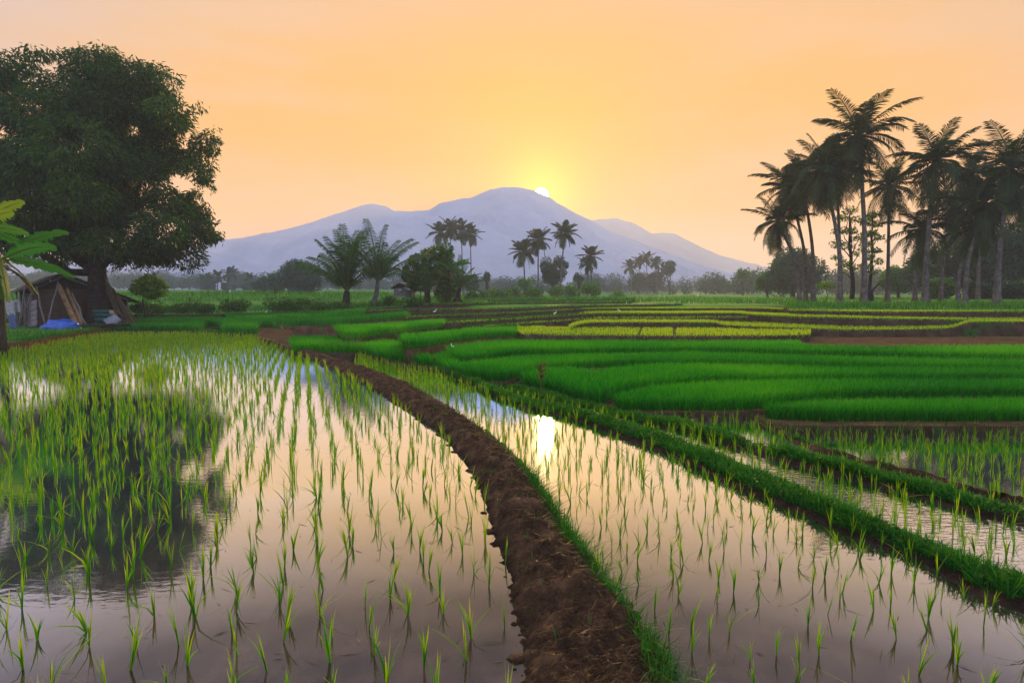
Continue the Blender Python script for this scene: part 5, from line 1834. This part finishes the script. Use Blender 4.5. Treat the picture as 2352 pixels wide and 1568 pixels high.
# slender trees between them
def sparse_tree(bx, by, Y, pts, n, label, tr=0.1, ivy=False):
    lb = []
    for a, b, r_ in pts:
        p = at(a, b, Y + rng.normal(0, 0.5))
        s = r_ / FPX * Y
        lb.append((*p, s, s, s * 0.5))
    B = at(bx, by, Y)
    root = empty('slender_tree', B, label, 'tree')
    mb = MB()
    top = at(pts[0][0], pts[0][1], Y)
    P = limb_path(B - (0, 0, 0.1), top, 9, 0, 0.05)
    mb.tube(P, np.linspace(tr * 1.4, tr * 0.25, 9), 8, rough=0.15)
    for l in lb:
        h = np.clip((l[2] - B[2]) * 0.72 / (top[2] - B[2]), 0.15, 0.95)
        st = B + (top - B) * h
        mb.tube(limb_path(st, l[:3], 5, 0.05, 0.15), np.linspace(tr * 0.4, 0.012, 5), 5)
    mb.build('trunk', M['dark_bark'], root, True, origin=B)
    mb = MB()
    crown(mb, np.array(lb), n, 0.20, 0.11, 0.25, (0.2, 0.9), 0.3, 0.1)
    mb.build('crown', M['bright_leaf'], root, origin=B)
sparse_tree(1957, 684, 47, [(1953, 482, 16), (1938, 500, 16), (1966, 505, 14), (1930, 530, 18), (1955, 530, 14), (1976, 545, 15), (1925, 560, 17), (1948, 565, 14), (1975, 580, 16), (1922, 590, 12), (1940, 605, 16), (1968, 615, 14), (1935, 625, 8)],
            1500, 'slender forked tree with thin scattered leaves left of the tallest palm trunk', 0.14)
sparse_tree(1998, 689, 46, [(2005, 494, 14), (1992, 510, 14), (2014, 515, 13), (2000, 535, 14), (2016, 545, 13), (1990, 560, 14), (2010, 575, 13), (1996, 590, 12), (2018, 600, 10), (1990, 610, 11), (2003, 625, 9)],
            1500, 'slender ivy clad tree with thin scattered leaves right of the tallest palm trunk', 0.11)
b0 = at(1998, 690, 45.5)
mb = MB()
mb.tube([b0 - (0, 0, 0.1), b0 + (0, 0, 0.55), b0 + (0.02, 0, 0.9)], [0.30, 0.24, 0.2], 9, rough=0.3)
mb.tube([b0 + (0.05, 0, 0.7), b0 + (0.4, 0, 1.05), b0 + (0.65, 0, 1.35)], [0.12, 0.09, 0.05], 6, rough=0.2)
tag(mb.build('tree_stump', M['dark_bark'], smooth=True, origin=b0), 'mossy broken stump with one side branch at the foot of the ivy clad tree', 'stump')
b0 = at(1898, 697, 41)
lbs = np.array([(*at(1886, 655, 41), 0.22, 0.2, 0.14), (*at(1897, 650, 41), 0.26, 0.2, 0.14), (*at(1908, 656, 41), 0.22, 0.2, 0.14)])
tree('papaya_sapling', b0, 1.3, lbs, 140, (0.22, 0.12), 'bright_leaf', 'thin sapling with a small tuft of yellow green leaves before the big dark rounded tree', 'sapling', trunk_r=0.025, limbs=3, fork=0.85, tint=(0.5, 1.0))

# ------------------------------------------------------------------ bushes
for a, Y, r_, h_, n, mt, txt in [
    (1208, 92, 1.5, 3.6, 1500, 'bright_leaf', 'tall rounded green bush at the foot of the left middle palm'), (1150, 84, 1.7, 2.1, 1200, 'bright_leaf', 'low rounded green bush in the meadow right of the small palms'),
    (1186, 86, 1.2, 1.9, 800, 'bright_leaf', 'small bush wedged before the tall rounded green bush'), (1234, 88, 1.5, 1.9, 900, 'bright_leaf', 'low bush right of the tall rounded green bush'),
    (1275, 90, 1.8, 2.0, 1000, 'bright_leaf', 'low bush under the round dark tree'), (1315, 86, 1.3, 2.4, 900, 'bright_leaf', 'upright green bush right of the tallest middle palm foot'),
    (1364, 88, 1.8, 2.7, 1300, 'bright_leaf', 'rounded green bush under the lone middle palm'), (1112, 74, 0.7, 1.3, 400, 'bright_leaf', 'little bright bush on a stem right of the dark footed palm'),
    (1082, 70, 0.9, 1.2, 500, 'weed', 'broad leaved low bush just right of the dark footed palm'), (1420, 95, 1.2, 1.2, 500, 'bright_leaf', 'short bright bush at the right end of the middle terraces'),
    (952, 46.5, 0.8, 0.45, 500, 'weed', 'weedy bush before the small hut stilts'), (893, 47, 0.6, 0.5, 350, 'weed', 'low weedy bush between the curved trunk and the small hut'),
    (895, 45.5, 0.5, 0.6, 300, 'weed', 'little dark bush left of the small hut weeds')]:
    base = gbase(a, Y, -0.05) if Y > 60 else at(a, 698, Y)
    bush(base, r_, h_, n, (0.30, 0.17) if Y > 60 else (0.18, 0.09), mt, txt)
for a, b, Y, r_, h_, n, txt in [
    (420, 716, 43.5, 0.95, 0.75, 700, 'dark weedy bush behind the leftmost rice block'), (470, 716, 43.5, 0.8, 0.7, 600, 'dark weedy bush second from the left behind the rice'),
    (545, 713, 44, 1.1, 0.95, 900, 'wide dark bush overhanging the ditch'), (640, 710, 44.5, 1.2, 1.0, 900, 'wide dark bush left of the dry brown stalk ditch'),
    (690, 708, 45, 0.9, 0.8, 600, 'rounded green bush right end of the dark ditch'), (730, 712, 45, 1.3, 0.55, 700, 'long low hedge bush before the trunkless young palm'),
    (770, 712, 45.2, 1.0, 0.5, 600, 'low hedge bush at the foot of the trunkless young palm'), (310, 722, 36, 0.7, 0.7, 600, 'small bush with reddish tips beneath the sapling'),
    (365, 718, 40, 0.9, 0.6, 600, 'low green bush right of the sapling')]:
    bush(at(a, b, Y), r_, h_, n, (0.16, 0.09), 'weed', txt)

# ------------------------------------------------------------------ small things
# dry brown stalk plant in the upper field, and a reddish weed in the rice
for (a, b, Y, hh, txt) in [(632, 686, 57, 0.95, 'dry brown stalk plant standing in the bright upper field'), (1243, 893, 10.2, 0.42, 'single dry reddish stalk rising from the dark green rice')]:
    B = at(a, b, Y)
    mb = MB()
    mb.tube(limb_path(B - (0, 0, 0.2), B + (0, 0, hh), 5, 0, 0.05), np.linspace(0.025, 0.008, 5) * (2 if Y > 20 else 0.5), 5)
    N = 26
    p = B + np.stack([rng.normal(0, 0.03, N), rng.normal(0, 0.03, N), hh * (0.35 + 0.6 * rng.random(N))], 1)
    d = np.stack([rng.normal(0, 0.5, N), rng.normal(0, 0.5, N), np.full(N, 0.8)], 1)
    mb.leaves(p, d, hh * (0.25 + 0.15 * rng.random(N)), np.full(N, hh * 0.08), rng.random(N) * 0.6)
    tag(mb.build('dry_plant', M['dry_leaf'], origin=B), txt, 'plant')
# taro on the right bank
B = at(2236, 774, 22.6)
B[2] = 0.24
root = empty('taro_plant', B, 'taro plant with heart shaped leaves against the dark bank at right', 'plant')
for k, (dx, hh) in enumerate([(-0.14, 0.27), (0.02, 0.31), (0.15, 0.30), (-0.05, 0.2), (0.09, 0.18)]):
    mb = MB()
    tip = B + np.array((dx, -0.05 + 0.02 * k, hh))
    mb.tube(np.array([B, B * 0.4 + tip * 0.6 + (0, 0, 0.03), tip]), [0.012, 0.009, 0.006], 5, 0.9)
    a = np.linspace(0, 2 * np.pi, 15)[:-1]
    rr3 = 0.085 * (1 - 0.55 * np.cos(a)) ** 0.8
    pl = np.stack([rr3 * np.sin(a), np.full(14, -0.01) - 0.02 * np.cos(a), -0.03 + rr3 * -np.cos(a) * -1.0 * -1], 1)
    pl = tip + pl + np.stack([0 * a, 0.012 * np.sin(a * 3), 0 * a], 1)
    mb.prism(pl, (0, 0.006, 0), 0.3)
    mb.build('leaf', M['banana'], root, origin=B)
# egrets
def egret(p, hgt, yaw, label):
    p = np.asarray(p, float)
    root = empty('egret', p, label, 'bird', 'white egrets in the fields')
    root.rotation_euler = (0, 0, yaw)
    mb = MB()
    s = hgt
    O = np.zeros(3)
    P = resample(np.array([(-0.42, 0, 0.42), (-0.25, 0, 0.48), (0.0, 0, 0.55), (0.14, 0, 0.66), (0.10, 0, 0.78), (0.15, 0, 0.90), (0.22, 0, 0.93)]) * s, 0.04 * s)
    q = np.linspace(0, 1, len(P))
    mb.tube(P, np.interp(q, [0, 0.15, 0.35, 0.5, 0.6, 0.75, 0.9, 1.0], [0.02, 0.075, 0.11, 0.075, 0.035, 0.03, 0.045, 0.025]) * s, 8)
    mb.build('body', M['egret'], root, True)
    mb = MB()
    mb.tube([np.array((0.22, 0, 0.93)) * s, np.array((0.38, 0, 0.90)) * s], [0.018 * s, 0.004 * s], 5)
    mb.build('beak', M['beak'], root)
    for sy in (-0.05, 0.05):
        mb = MB()
        mb.tube([np.array((-0.02, sy, 0.48)) * s, np.array((-0.05, sy, 0.22)) * s, np.array((0.0, sy, -0.05)) * s], 0.012 * s, 5)
        mb.build('leg', M['leg'], root)
for a, b, Y, hh, txt in [(1515, 684, 95, 0.55, 'white egret on the far green terraces, leftmost in that bunch'), (1528, 691, 85, 0.55, 'white egret just below the leftmost one on the far green terraces'),
                         (1582, 695, 80, 0.65, 'largest white egret on the far green terraces'), (1602, 683, 95, 0.55, 'white egret highest and rightmost on the far green terraces'),
                         (1439, 702, 52, 0.40, 'white egret at the right end of the bare brown terraces'), (1421, 720, 36, 0.34, 'white egret on the yellow terrace lip right of the middle'),
                         (1276, 726, 33, 0.34, 'white egret on the middle of the bare terraces'), (1000, 722, 36, 0.38, 'white egret on the bare terraces right of the small hut'),
                         (1038, 803, 16.5, 0.20, 'grey white egret standing in the green rice by the dry straw bank'), (612, 722, 43, 0.36, 'white egret by the dark ditch left of the young palms')]:
    egret(at(a, b, Y), hh, rng.uniform(0, 6.28), txt)
# motorbike parked on the far track at left
B = gbase(524, 84, 0.0)
B[2] = at(524, 682, 84)[2]
root = empty('motorbike', B, 'tiny red and white motorbike parked on the far field track at left', 'motorbike')
root.rotation_euler = (0, 0, R(-25))
for xw, nm in ((-0.6, 'wheel'), (0.6, 'wheel')):
    mb = MB()
    a = np.linspace(0, 2 * np.pi, 25)
    mb.tube(np.stack([xw + 0.26 * np.cos(a), 0 * a, 0.29 + 0.26 * np.sin(a)], 1), 0.05, 7, cap=False)
    for k in range(5):
        mb.tube([(xw, 0, 0.29), (xw + 0.24 * math.cos(k * 1.257), 0, 0.29 + 0.24 * math.sin(k * 1.257))], 0.015, 4)
    mb.build(nm, M['black'], root, True)
mb = MB()
mb.prism([(-0.7, -0.11, 0.62), (-0.2, -0.11, 0.42), (0.15, -0.11, 0.40), (0.42, -0.11, 0.62), (0.50, -0.11, 0.95), (0.36, -0.11, 0.95), (0.2, -0.11, 0.62), (-0.15, -0.11, 0.68), (-0.72, -0.11, 0.78)], (0, 0.22, 0))
mb.build('body', M['red'], root)
mb = MB()
mb.prism([(0.36, -0.13, 0.55), (0.52, -0.13, 0.62), (0.56, -0.13, 0.98), (0.40, -0.13, 0.95)], (0, 0.26, 0))
mb.build('front_fairing', M['white'], root)
mb = MB()
mb.prism([(-0.75, -0.12, 0.78), (0.05, -0.12, 0.74), (0.08, -0.12, 0.82), (-0.3, -0.12, 0.88), (-0.75, -0.12, 0.90)], (0, 0.24, 0))
mb.build('seat', M['black'], root)
mb = MB()
mb.tube([(0.42, -0.34, 1.05), (0.44, 0, 0.98), (0.42, 0.34, 1.05)], 0.02, 5)
mb.tube([(0.5, 0, 0.95), (0.6, 0, 0.30)], 0.035, 5)
mb.build('handlebar', M['black'], root)

# ------------------------------------------------------------------ dawn haze
k = NT('dawn_haze')
v = k.n('ShaderNodeVolumePrincipled')
v.inputs['Color'].default_value = (0.83, 0.87, 0.97, 1)
v.inputs['Density'].default_value = 0.00078
v.inputs['Anisotropy'].default_value = 0.15
k.l(v.outputs[0], k.out.inputs['Volume'])
mb = MB()
mb.box((0, 360, 66), (3600, 1820, 140))
hz = mb.build('haze', k.m)
tag(hz, kind='stuff')
